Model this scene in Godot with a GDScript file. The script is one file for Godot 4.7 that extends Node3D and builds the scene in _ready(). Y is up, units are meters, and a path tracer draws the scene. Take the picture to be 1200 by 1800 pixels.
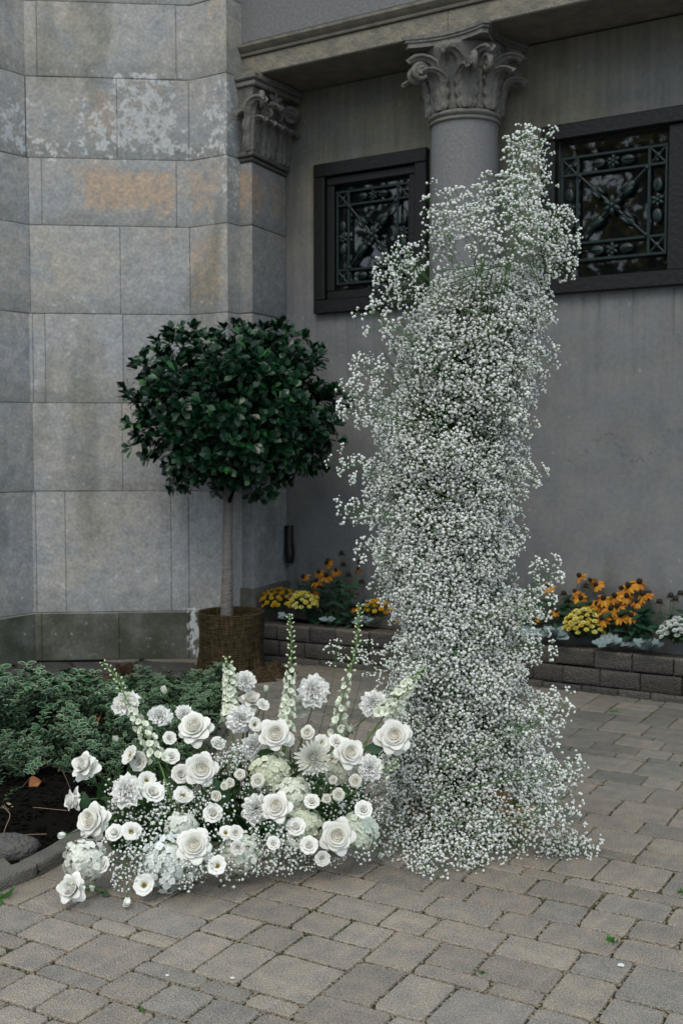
extends Node3D

# A cream and white flower arrangement and a tall baby's breath pillar in front of an old stone and stucco building.
# x runs along the stucco wall, z comes out of it, y is up; metres.

const TOWARD := Vector3(0.5505, 0.0, 0.8348)   # out of the corner of the two walls, the side people stand on
const ASIDE := Vector3(0.8348, 0.0, -0.5505)
var rng := RandomNumberGenerator.new()
var M := {}
var used := {}


class MB:
	var v := PackedVector3Array()
	var c := PackedColorArray()
	var uv := PackedVector2Array()
	var ix := PackedInt32Array()
	var xf := Transform3D()
	var col := Color.WHITE

	func p(q: Vector3, t := Vector2.ZERO) -> int:
		v.append(xf * q)
		c.append(col)
		uv.append(t)
		return v.size() - 1

	func tri(a: int, b: int, d: int) -> void:
		ix.append(a)
		ix.append(d)
		ix.append(b)

	func quad(a: int, b: int, d: int, e: int) -> void:
		tri(a, b, d)
		tri(a, d, e)

	func face(pts: Array) -> void:
		var s := v.size()
		for q in pts:
			p(q)
		for i in range(1, pts.size() - 1):
			tri(s, s + i, s + i + 1)

	# rows of nu points, nv rows; front is where u x v points
	func grid(pts: PackedVector3Array, nu: int, nv: int, uvs := PackedVector2Array()) -> int:
		var s := v.size()
		for i in pts.size():
			p(pts[i], uvs[i] if uvs.size() else Vector2(float(i % nu) / maxf(1, nu - 1), float(i / nu) / maxf(1, nv - 1)))
		for j in nv - 1:
			for i in nu - 1:
				var a := s + j * nu + i
				quad(a, a + 1, a + nu + 1, a + nu)
		return s

	# a sheet with thickness: front grid, back grid, rim
	func slab(pts: PackedVector3Array, back: PackedVector3Array, nu: int, nv: int) -> void:
		var s := grid(pts, nu, nv)
		var b := v.size()
		for q in back:
			p(q)
		for j in nv - 1:
			for i in nu - 1:
				var a := b + j * nu + i
				quad(a + nu, a + nu + 1, a + 1, a)
		for i in nu - 1:
			quad(s + i + 1, s + i, b + i, b + i + 1)
			var e := (nv - 1) * nu
			quad(s + e + i, s + e + i + 1, b + e + i + 1, b + e + i)
		for j in nv - 1:
			quad(s + j * nu, s + (j + 1) * nu, b + (j + 1) * nu, b + j * nu)
			var r := nu - 1
			quad(s + (j + 1) * nu + r, s + j * nu + r, b + j * nu + r, b + (j + 1) * nu + r)

	func tube(path: PackedVector3Array, radii: PackedFloat32Array, sides := 6, caps := true) -> void:
		var n := path.size()
		var s := v.size()
		var up := Vector3(0.13, 0.2, 0.97).normalized()
		for j in n:
			var t := (path[mini(j + 1, n - 1)] - path[maxi(j - 1, 0)]).normalized()
			if absf(t.dot(up)) > 0.95:
				up = Vector3(0.9, 0.3, 0.1).normalized()
			var a := t.cross(up).normalized()
			var b := t.cross(a)
			up = -b if up.dot(b) < 0 else b
			a = up.cross(t).normalized()
			for i in sides:
				var g := TAU * i / sides
				p(path[j] + (a * cos(g) + up * sin(g)) * radii[j], Vector2(float(i) / sides, float(j) / n))
		for j in n - 1:
			for i in sides:
				var k := (i + 1) % sides
				quad(s + j * sides + i, s + (j + 1) * sides + i, s + (j + 1) * sides + k, s + j * sides + k)
		if caps:
			var e0 := p(path[0])
			var e1 := p(path[n - 1])
			for i in sides:
				var k := (i + 1) % sides
				tri(e0, s + i, s + k)
				tri(e1, s + (n - 1) * sides + k, s + (n - 1) * sides + i)

	func rod(a: Vector3, b: Vector3, r: float, sides := 6) -> void:
		tube(PackedVector3Array([a, b]), PackedFloat32Array([r, r]), sides)

	func lathe(prof: PackedVector2Array, sides := 24, wob = null) -> void:
		var s := v.size()
		for j in prof.size():
			for i in sides + 1:
				var g := TAU * i / sides
				var r := prof[j].x
				if wob != null:
					r *= wob.call(g, prof[j].y)
				p(Vector3(cos(g) * r, prof[j].y, -sin(g) * r), Vector2(float(i) / sides * 4.0, prof[j].y))
		for j in prof.size() - 1:
			for i in sides:
				var a := s + j * (sides + 1) + i
				quad(a, a + 1, a + sides + 2, a + sides + 1)

	func ball(o: Vector3, r: Vector3, nu := 8, nv := 5) -> void:
		var s := v.size()
		for j in nv + 1:
			var e := -PI / 2 + PI * j / nv
			for i in nu + 1:
				var g := TAU * i / nu
				p(o + Vector3(cos(g) * cos(e) * r.x, sin(e) * r.y, -sin(g) * cos(e) * r.z))
		for j in nv:
			for i in nu:
				var a := s + j * (nu + 1) + i
				quad(a, a + 1, a + nu + 2, a + nu + 1)

	# bevelled box
	func box(lo: Vector3, hi: Vector3, b := 0.0) -> void:
		var m := (lo + hi) / 2
		var h := (hi - lo) / 2
		b = minf(b, minf(h.x, minf(h.y, h.z)) * 0.9)
		for ax in 3:
			for sg in [-1.0, 1.0]:
				var u := (ax + 1) % 3
				var w := (ax + 2) % 3
				var q := []
				for k in [[-1, -1], [1, -1], [1, 1], [-1, 1]]:
					var pt := Vector3.ZERO
					pt[ax] = sg * h[ax]
					pt[u] = k[0] * (h[u] - b) * sg
					pt[w] = k[1] * (h[w] - b)
					q.append(m + pt)
				face(q)
		if b <= 0.0:
			return
		for ax in 3:
			var u := (ax + 1) % 3
			var w := (ax + 2) % 3
			for su in [-1.0, 1.0]:
				for sw in [-1.0, 1.0]:
					var a0 := Vector3.ZERO
					a0[u] = su * h[u]
					a0[w] = sw * (h[w] - b)
					var a1 := Vector3.ZERO
					a1[u] = su * (h[u] - b)
					a1[w] = sw * h[w]
					var e := Vector3.ZERO
					e[ax] = h[ax] - b
					if su * sw > 0:
						face([m + a0 - e, m + a1 - e, m + a1 + e, m + a0 + e])
					else:
						face([m + a0 + e, m + a1 + e, m + a1 - e, m + a0 - e])
		for sx in [-1.0, 1.0]:
			for sy in [-1.0, 1.0]:
				for sz in [-1.0, 1.0]:
					var s := Vector3(sx, sy, sz)
					var q := [m + s * Vector3(h.x, h.y - b, h.z - b), m + s * Vector3(h.x - b, h.y, h.z - b), m + s * Vector3(h.x - b, h.y - b, h.z)]
					if sx * sy * sz < 0:
						q.reverse()
					face(q)

	# vertical prism over a plan outline, counter-clockwise seen from above (x right, z towards the reader is down)
	func prism(poly: PackedVector2Array, y0: float, y1: float) -> void:
		var n := poly.size()
		for i in n:
			var a := poly[i]
			var b := poly[(i + 1) % n]
			face([Vector3(a.x, y0, a.y), Vector3(b.x, y0, b.y), Vector3(b.x, y1, b.y), Vector3(a.x, y1, a.y)])
		var ids := Geometry2D.triangulate_polygon(poly)
		for yy in [y0, y1]:
			var s := v.size()
			for a in poly:
				p(Vector3(a.x, yy, a.y))
			for k in range(0, ids.size(), 3):
				var t := [ids[k] + s, ids[k + 1] + s, ids[k + 2] + s]
				var nn := (v[t[1]] - v[t[0]]).cross(v[t[2]] - v[t[0]])
				if (nn.y > 0) == (yy == y1):
					tri(t[0], t[1], t[2])
				else:
					tri(t[0], t[2], t[1])

	func done() -> ArrayMesh:
		var n := PackedVector3Array()
		n.resize(v.size())
		for k in range(0, ix.size(), 3):
			var a := ix[k]
			var b := ix[k + 1]
			var d := ix[k + 2]
			var w := (v[d] - v[a]).cross(v[b] - v[a])
			n[a] += w
			n[b] += w
			n[d] += w
		for i in n.size():
			n[i] = n[i].normalized() if n[i].length_squared() > 1e-20 else Vector3.UP
		var arr := []
		arr.resize(Mesh.ARRAY_MAX)
		arr[Mesh.ARRAY_VERTEX] = v
		arr[Mesh.ARRAY_NORMAL] = n
		arr[Mesh.ARRAY_COLOR] = c
		arr[Mesh.ARRAY_TEX_UV] = uv
		arr[Mesh.ARRAY_TEX_UV2] = uv
		arr[Mesh.ARRAY_INDEX] = ix
		var m := ArrayMesh.new()
		m.add_surface_from_arrays(Mesh.PRIMITIVE_TRIANGLES, arr)
		return m


func numbered(called: String) -> String:
	var n: int = used.get(called, 0)
	used[called] = n + 1
	return called if n == 0 else "%s_%03d" % [called, n]


func thing(called: String, label: String, category: String, where := Vector3.ZERO, group := "") -> Node3D:
	var o := Node3D.new()
	o.name = numbered(called)
	o.position = where
	add_child(o)
	o.set_meta("label", label)
	o.set_meta("category", category)
	if group:
		o.set_meta("group", group)
	return o


func obj(called: String, mesh: Mesh, mat: Material, parent: Node = null, where := Transform3D()) -> MeshInstance3D:
	var o := MeshInstance3D.new()
	o.mesh = mesh
	o.material_override = mat
	o.transform = where
	if parent == null:
		o.name = numbered(called)
		add_child(o)
	else:
		var k: String = str(parent.get_instance_id()) + called
		var n: int = used.get(k, 0)
		used[k] = n + 1
		o.name = called if n == 0 else "%s_%03d" % [called, n]
		parent.add_child(o)
	return o


# a part whose mesh is written in world coordinates
func wobj(called: String, mesh: Mesh, mat: Material, root: Node3D, parent: Node = null) -> MeshInstance3D:
	return obj(called, mesh, mat, parent if parent else root, Transform3D(Basis(), Vector3.ZERO if parent else -root.position))


func tag(o: Node, label: String, category: String, group := "") -> void:
	o.set_meta("label", label)
	o.set_meta("category", category)
	if group:
		o.set_meta("group", group)


func stuff(o: Node, label := "", category := "") -> void:
	o.set_meta("kind", "stuff")
	if label:
		o.set_meta("label", label)
		o.set_meta("category", category)


func structure(called: String, mesh: Mesh, mat: Material, label: String) -> MeshInstance3D:
	var o := obj(called, mesh, mat)
	o.set_meta("kind", "structure")
	o.set_meta("label", label)
	return o


func many(called: String, mesh: Mesh, mat: Material, where: Array, parent: Node) -> MultiMeshInstance3D:
	var mm := MultiMesh.new()
	mm.transform_format = MultiMesh.TRANSFORM_3D
	mm.mesh = mesh
	mm.instance_count = where.size()
	for i in where.size():
		mm.set_instance_transform(i, where[i])
	var o := MultiMeshInstance3D.new()
	o.multimesh = mm
	o.material_override = mat
	o.name = called if parent != self else numbered(called)
	parent.add_child(o, true)
	o.set_meta("kind", "stuff")
	return o


func rr(a: float, b: float) -> float:
	return rng.randf_range(a, b)


# a basis whose y points along d, turned by g about it
func aim(d: Vector3, g := 0.0, s := 1.0) -> Basis:
	d = d.normalized()
	var x := d.cross(Vector3(0.31, 0.12, 0.94)).normalized()
	var z := x.cross(d).normalized()
	var b := Basis(x, d, z)
	return (b * Basis(Vector3.UP, g)).scaled_local(Vector3.ONE * s)


func lin(r: float, g: float, b: float) -> Color:
	return Color(r, g, b).linear_to_srgb()


func noise(s: int, f: float, oct := 4, kind := FastNoiseLite.TYPE_SIMPLEX_SMOOTH) -> FastNoiseLite:
	var n := FastNoiseLite.new()
	n.seed = s
	n.frequency = f
	n.noise_type = kind
	n.fractal_octaves = oct
	return n


# a grey seamless texture: coarse mottling times fine speckle, between lo and hi
func speckle(s: int, coarse: float, fine: float, lo: float, hi: float, tint := Vector3.ONE, size := 512, share := 0.32, warmth := 0.04) -> ImageTexture:
	var a := noise(s, coarse, 5).get_seamless_image(size, size)
	var b := noise(s + 1, fine, 2).get_seamless_image(size, size)
	a.convert(Image.FORMAT_L8)
	b.convert(Image.FORMAT_L8)
	var da := a.get_data()
	var db := b.get_data()
	var out := PackedByteArray()
	out.resize(size * size * 3)
	for i in size * size:
		var k := lo + (hi - lo) * (share * da[i] + (1.0 - share) * db[i]) / 255.0
		var warm := (da[i] / 255.0 - 0.5) * warmth
		out[i * 3] = int(clampf(255.0 * k * (tint.x + warm), 0, 255))
		out[i * 3 + 1] = int(clampf(255.0 * k * tint.y, 0, 255))
		out[i * 3 + 2] = int(clampf(255.0 * k * (tint.z - warm), 0, 255))
	return ImageTexture.create_from_image(Image.create_from_data(size, size, false, Image.FORMAT_RGB8, out))


func relief(s: int, f: float, oct := 5, size := 512) -> ImageTexture:
	var a := noise(s, f, oct).get_seamless_image(size, size)
	a.convert(Image.FORMAT_L8)
	return ImageTexture.create_from_image(a)


# paints a texture texel by texel: what(x, y in metres) gives a Color
func paint(w: int, h: int, wide: float, high: float, what: Callable) -> ImageTexture:
	var out := PackedByteArray()
	out.resize(w * h * 3)
	var k := 0
	for j in h:
		var y := high * (1.0 - (j + 0.5) / h)
		for i in w:
			var q: Color = what.call(wide * (i + 0.5) / w, y)
			out[k] = q.r8
			out[k + 1] = q.g8
			out[k + 2] = q.b8
			k += 3
	return ImageTexture.create_from_image(Image.create_from_data(w, h, false, Image.FORMAT_RGB8, out))


func mat(called: String, col: Color, rough := 0.8, spec := 0.4) -> StandardMaterial3D:
	var m := StandardMaterial3D.new()
	m.resource_name = called
	m.albedo_color = col
	m.roughness = rough
	m.metallic_specular = spec
	M[called] = m
	return m


func grained(m: StandardMaterial3D, tex: Texture2D, per_metre: float, bump: Texture2D = null, high := 0.0) -> StandardMaterial3D:
	m.albedo_texture = tex
	m.uv1_triplanar = true
	m.uv1_world_triplanar = true
	m.uv1_scale = Vector3.ONE * per_metre
	if bump:
		m.heightmap_enabled = true
		m.heightmap_texture = bump
		m.heightmap_scale = high
	return m


# what lies over the grain: a painted map of weathering on UV2
func weathered(m: StandardMaterial3D, map: Texture2D) -> StandardMaterial3D:
	m.detail_enabled = true
	m.detail_albedo = map
	m.detail_blend_mode = BaseMaterial3D.BLEND_MODE_MUL
	m.detail_uv_layer = BaseMaterial3D.DETAIL_UV_2
	return m


func vcol(m: StandardMaterial3D) -> StandardMaterial3D:
	m.vertex_color_use_as_albedo = true
	return m


func through(m: StandardMaterial3D, c: Color) -> StandardMaterial3D:
	m.backlight_enabled = true
	m.backlight = c
	return m


func _ready() -> void:
	rng.seed = 41
	# camera
	var cam := Camera3D.new()
	cam.name = "camera"
	cam.position = Vector3(4.189, 1.3, 5.735)
	cam.rotation_degrees = Vector3(-3.576, 33.405, 0)
	cam.near = 0.05
	cam.far = 400.0
	var lens := CameraAttributesPhysical.new()
	lens.frustum_focal_length = 26.667
	lens.frustum_focus_distance = 3.6
	lens.exposure_aperture = 3.2
	lens.frustum_near = 0.05
	lens.frustum_far = 400.0
	cam.attributes = lens
	add_child(cam)
	cam.current = true
	# an overcast sky
	var sky := ProceduralSkyMaterial.new()
	sky.sky_top_color = lin(0.80, 0.93, 1.04)
	sky.sky_horizon_color = lin(0.36, 0.415, 0.465)
	sky.sky_curve = 0.25
	sky.sky_energy_multiplier = 1.0
	sky.ground_bottom_color = lin(0.12, 0.12, 0.12)
	sky.ground_horizon_color = lin(0.3, 0.31, 0.32)
	var env := Environment.new()
	env.background_mode = Environment.BG_SKY
	env.sky = Sky.new()
	env.sky.sky_material = sky
	env.tonemap_mode = Environment.TONE_MAPPER_LINEAR
	env.tonemap_exposure = 1.75
	env.sdfgi_enabled = true
	env.ssao_enabled = true
	env.ssil_enabled = true
	var we := WorldEnvironment.new()
	we.name = "environment"
	we.environment = env
	add_child(we)
	var sun := DirectionalLight3D.new()
	sun.name = "sun"
	sun.light_energy = 0.28
	sun.light_color = Color(1.0, 0.97, 0.92)
	sun.light_angular_distance = 24.0
	sun.rotation_degrees = Vector3(-52, 14, 0)
	sun.shadow_enabled = true
	add_child(sun)
	make_materials()
	build_ground()
	build_stone_wall()
	build_stucco_wall()
	build_upper_storey()
	build_entablature()
	build_pilaster()
	build_column()
	build_windows()
	build_planter()
	build_topiary()
	build_bed()
	build_border_flowers()
	build_pillar()
	build_arrangement()
	build_small_things()
	build_opposite_trees()


func make_materials() -> void:
	var grain := speckle(3, 0.012, 0.30, 0.76, 1.05)
	var pebble := relief(9, 0.16, 4)
	var rough_relief := relief(15, 0.035, 6)
	var fine_grain := speckle(21, 0.006, 0.42, 0.62, 1.0)
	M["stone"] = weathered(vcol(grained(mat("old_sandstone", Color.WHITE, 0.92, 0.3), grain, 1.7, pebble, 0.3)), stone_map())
	M["stone_plain"] = vcol(grained(mat("carved_stone", lin(0.34, 0.33, 0.30), 0.9, 0.3), speckle(33, 0.02, 0.2, 0.45, 1.0), 1.6, rough_relief, 0.5))
	M["entablature_stone"] = vcol(grained(mat("buff_stone", lin(0.40, 0.365, 0.30), 0.9, 0.3), speckle(35, 0.014, 0.22, 0.5, 1.0), 1.1, rough_relief, 0.6))
	M["granite"] = grained(mat("grey_granite", lin(0.37, 0.375, 0.39), 0.75, 0.4), speckle(37, 0.03, 0.5, 0.45, 1.0, Vector3.ONE), 3.4, pebble, 0.15)
	M["mortar"] = grained(mat("dark_joint", lin(0.17, 0.165, 0.15), 0.95, 0.2), grain, 2.0)
	M["stucco"] = weathered(grained(mat("grey_stucco", Color.WHITE, 0.9, 0.3), speckle(51, 0.008, 0.45, 0.86, 1.0), 1.3, relief(52, 0.12, 4), 0.10), stucco_map())
	M["black_paint"] = grained(mat("black_paint", lin(0.008, 0.009, 0.0095), 0.5, 0.45), speckle(61, 0.02, 0.1, 0.6, 1.0), 1.6, rough_relief, 0.15)
	M["bronze"] = vcol(grained(mat("green_bronze", lin(0.024, 0.050, 0.050), 0.45, 0.5), speckle(63, 0.04, 0.2, 0.4, 1.0), 4.0))
	M["bronze"].metallic = 0.25
	var glass := mat("window_glass", Color(0.10, 0.13, 0.15, 0.22), 0.02, 0.8)
	glass.transparency = BaseMaterial3D.TRANSPARENCY_ALPHA
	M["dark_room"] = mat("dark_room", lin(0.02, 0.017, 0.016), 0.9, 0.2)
	M["paver"] = vcol(grained(mat("concrete_paver", Color.WHITE, 0.92, 0.3), speckle(71, 0.01, 0.17, 0.56, 1.20, Vector3.ONE, 512, 0.2, 0.05), 2.1, relief(72, 0.15, 4), 0.9))
	M["joint_sand"] = grained(mat("joint_sand", lin(0.13, 0.112, 0.082), 0.98, 0.2), speckle(73, 0.02, 0.3, 0.3, 1.0), 2.3, rough_relief, 1.2)
	M["flagstone"] = vcol(grained(mat("dark_flagstone", Color.WHITE, 0.85, 0.35), speckle(75, 0.012, 0.12, 0.5, 1.0), 1.3, rough_relief, 1.2))
	M["wall_block"] = vcol(grained(mat("split_block", Color.WHITE, 0.95, 0.25), speckle(77, 0.03, 0.3, 0.45, 1.0), 2.6, relief(78, 0.07, 5), 1.5))
	M["far_paving"] = grained(mat("far_paving", lin(0.26, 0.245, 0.23), 0.95, 0.2), speckle(73, 0.02, 0.3, 0.5, 1.0), 1.3)
	M["soil"] = grained(mat("black_soil", lin(0.022, 0.018, 0.015), 0.98, 0.2), speckle(79, 0.03, 0.3, 0.4, 1.0), 3.0, relief(80, 0.09, 5), 3.0)
	M["leafy"] = vcol(mat("leaf", Color.WHITE, 0.55, 0.28))
	through(M["leafy"], Color(0.25, 0.25, 0.25))
	M["glossy_leaf"] = vcol(mat("glossy_leaf", Color.WHITE, 0.34, 0.45))
	M["bark"] = grained(mat("pale_bark", lin(0.40, 0.36, 0.34), 0.9, 0.3), speckle(81, 0.02, 0.1, 0.4, 1.0), 3.0, rough_relief, 0.8)
	M["old_wood"] = vcol(grained(mat("rotten_wood", lin(0.16, 0.10, 0.065), 0.95, 0.2), speckle(83, 0.03, 0.2, 0.3, 1.0), 4.0, rough_relief, 2.0))
	M["timber"] = grained(mat("pale_timber", lin(0.38, 0.25, 0.14), 0.7, 0.3), speckle(85, 0.01, 0.05, 0.7, 1.0), 3.0)
	M["burlap"] = grained(mat("burlap", lin(0.15, 0.118, 0.078), 0.95, 0.2), weave(), 4.5, weave_relief(), 1.2)
	M["petal"] = vcol(mat("white_petal", Color.WHITE, 0.62, 0.3))
	through(M["petal"], Color(0.62, 0.62, 0.60))
	M["plant"] = vcol(mat("stem_and_bud", Color.WHITE, 0.6, 0.35))
	through(M["plant"], Color(0.2, 0.2, 0.2))
	M["bright_petal"] = vcol(mat("bright_petal", Color.WHITE, 0.6, 0.3))
	through(M["bright_petal"], Color(0.4, 0.4, 0.4))
	M["foam"] = grained(mat("floral_foam", lin(0.02, 0.05, 0.02), 0.95, 0.2), grain, 4.0)
	M["rock"] = grained(mat("fieldstone", lin(0.20, 0.19, 0.18), 0.9, 0.3), speckle(87, 0.02, 0.15, 0.5, 1.0), 3.0, rough_relief, 1.5)


func weave() -> ImageTexture:
	var n := noise(5, 0.05, 3)
	return paint(256, 256, 1.0, 1.0, func(x: float, y: float) -> Color:
		var a := sin(x * TAU * 22.0 + 1.2 * n.get_noise_2d(x * 60, y * 60))
		var b := sin(y * TAU * 22.0 + 1.2 * n.get_noise_2d(y * 60 + 99, x * 60))
		var k := 0.66 + 0.05 * maxf(a, b) + 0.32 * n.get_noise_2d(x * 300, y * 40) + 0.3 * n.get_noise_2d(x * 40 + 300, y * 300)
		k = clampf(k, 0.05, 1.0)
		return Color(k, k * 0.97, k * 0.9))


func weave_relief() -> ImageTexture:
	return paint(256, 256, 1.0, 1.0, func(x: float, y: float) -> Color:
		var k := 0.5 + 0.5 * maxf(sin(x * TAU * 22.0), sin(y * TAU * 22.0))
		return Color(k, k, k))


# weathering of the stone corner, s along its faces from the left (0 to 2.9 m), y up (0 to 4.5 m)
func stone_map() -> ImageTexture:
	var big := noise(101, 0.9, 4)
	var mid := noise(102, 3.2, 4)
	var spot := noise(103, 12.0, 5)
	var tiny := noise(104, 38.0, 3)
	var grey := Color(0.715, 0.722, 0.735)
	var warm := Color(0.755, 0.735, 0.70)
	var cool := Color(0.63, 0.67, 0.71)
	var orange := Color(0.79, 0.705, 0.63)
	var moss := Color(0.42, 0.43, 0.38)
	var flake := Color(0.83, 0.84, 0.85)
	# patches where the old surface has come off: s0, s1, y0, y1, strength
	var bare := [[0.88, 1.40, 2.63, 2.90, 1.0], [0.78, 1.2, 2.68, 2.92, 0.35], [0.88, 1.07, 3.06, 3.34, 0.75], [1.50, 1.73, 2.12, 2.5, 0.7], [1.46, 1.70, 2.60, 2.88, 0.6], [1.60, 1.75, 3.62, 3.88, 0.5], [1.3, 1.48, 2.42, 2.53, 0.4]]
	var flaked := [[1.08, 1.36, 3.00, 3.38, 0.08], [0.86, 1.0, 3.06, 3.22, -0.06], [1.64, 1.76, 3.0, 3.32, -0.1], [0.38, 0.56, 2.98, 3.22, -0.12], [1.50, 1.60, 0.04, 0.25, 0.2], [1.78, 1.9, 2.7, 3.3, -0.14], [0.5, 1.75, 2.97, 3.06, -0.26]]
	var courses := [0.0, 0.283, 1.003, 1.522, 2.042, 2.551, 2.935, 3.397, 3.822, 4.3]
	return paint(600, 930, 2.9, 4.5, func(s: float, y: float) -> Color:
		var b := big.get_noise_2d(s, y)
		var m := mid.get_noise_2d(s, y)
		var t := spot.get_noise_2d(s, y)
		var f := tiny.get_noise_2d(s, y)
		var q := grey.lerp(warm, clampf(0.25 + b * 1.1 + smoothstep(1.8, 3.0, y) * 0.25, 0, 1)).lerp(cool, clampf(-0.05 - m * 0.9, 0, 0.6))
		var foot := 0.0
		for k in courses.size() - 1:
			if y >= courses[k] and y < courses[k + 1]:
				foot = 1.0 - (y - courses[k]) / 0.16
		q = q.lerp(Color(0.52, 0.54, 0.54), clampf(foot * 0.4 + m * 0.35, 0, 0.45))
		for r in bare:
			var e := minf(minf(s - r[0], r[1] - s), minf(y - r[2], r[3] - y)) + 0.06 * t + 0.05 * m
			q = q.lerp(orange, clampf(e * 22.0, 0, 1) * r[4] * clampf(0.82 + t * 0.5, 0, 1))
		q = q.lerp(moss, clampf((0.16 - y + m * 0.25) * 4.0, 0, 0.85) if y > 0.283 else 0.0)
		if y <= 0.283:
			q = q.lerp(Color(0.33, 0.345, 0.30), clampf(0.85 + m * 0.4, 0, 1))
		q = q.lerp(moss, clampf(mid.get_noise_2d(s * 0.45 + 31, y * 0.16) * 1.3 - 0.35, 0, 0.3))
		for r in flaked:
			var e := minf(minf(s - r[0], r[1] - s), minf(y - r[2], r[3] - y))
			if e > -0.05:
				var w: float = t * 0.95 + f * 0.45 + m * 0.45 + r[4] - 0.04 + clampf(e * 3.0, -0.2, 0.12)
				q = q.lerp(flake, clampf(w * 14.0, 0, 0.9))
		q = q.lerp(flake, clampf((t + f * 0.5 - 0.62) * 4.0, 0, 0.5))
		var d := 1.0 + f * 0.12 + t * 0.08
		return Color(q.r * d, q.g * d, q.b * d))


# the stucco is olive and streaked under the eaves, grey below; x from 0 to 4 m, y from 0 to 3.5 m
func stucco_map() -> ImageTexture:
	var big := noise(111, 0.8, 4)
	var mid := noise(112, 4.0, 4)
	var tiny := noise(114, 30.0, 2)
	return paint(400, 350, 4.0, 3.5, func(x: float, y: float) -> Color:
		var b := big.get_noise_2d(x, y)
		var streak := mid.get_noise_2d(x * 5.0, y * 0.25)
		var q := Color(0.50, 0.505, 0.51).lerp(Color(0.53, 0.515, 0.455), clampf(smoothstep(2.1, 2.9, y + b * 0.5), 0, 1))
		q = q.lerp(Color(0.45, 0.46, 0.475), clampf(0.15 + b * 1.2, 0, 0.6))
		var d := 1.0 + streak * 0.11 * smoothstep(0.6, 3.2, y) + tiny.get_noise_2d(x, y) * 0.06 + mid.get_noise_2d(x, y) * 0.06
		# drips under the sills and splashes at the foot
		for w in [[0.22, 1.0], [1.69, 3.5]]:
			if x > w[0] and x < w[1] and y < 2.075:
				var run := clampf(mid.get_noise_2d(x * 9.0, y * 0.12) * 2.2 - 0.35, 0, 1) * clampf(1.0 - (2.075 - y) / (0.5 + 0.5 * b), 0, 1)
				q = q.lerp(Color(0.34, 0.345, 0.34), run * 0.75)
		q = q.lerp(Color(0.40, 0.385, 0.35), clampf((0.55 + 0.5 * mid.get_noise_2d(x * 1.5, 7.0) - y) * 2.0, 0, 0.6))
		if absf(y - 1.05 - 0.16 * mid.get_noise_2d(x * 0.9, 3.0) - 0.10 * x + 0.03 * tiny.get_noise_2d(x * 0.6, 9.0)) < 0.004 and x > 1.85 and x < 2.5:
			q = q.lerp(Color(0.36, 0.36, 0.36), 0.5)
		if tiny.get_noise_2d(x * 1.6 + 50, y * 0.5) > 0.78:
			d *= 1.25
		return Color(q.r * d, q.g * d, q.b * d))


# a plan path that can be walked by its length; the outside is on the right hand of left-to-right travel seen from the front
class Plan:
	var q: PackedVector2Array
	var at := PackedFloat32Array()

	func _init(points: Array) -> void:
		q = PackedVector2Array(points)
		var s := 0.0
		at.append(0.0)
		for i in range(1, q.size()):
			s += q[i].distance_to(q[i - 1])
			at.append(s)

	func total() -> float:
		return at[at.size() - 1]

	# the point at s, moved inwards by d
	func spot(s: float, d: float) -> Vector2:
		var n := q.size()
		for i in range(1, n - 1):
			if absf(s - at[i]) < 1e-4:
				var a := out(i - 1)
				var b := out(i)
				var m := (a + b).normalized()
				return q[i] - m * (d / maxf(0.3, m.dot(a)))
		var k := 0
		while k < n - 2 and s > at[k + 1]:
			k += 1
		return q[k] + (q[k + 1] - q[k]).normalized() * (s - at[k]) - out(k) * d

	func out(k: int) -> Vector2:
		var d := (q[k + 1] - q[k]).normalized()
		return Vector2(-d.y, d.x)


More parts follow.
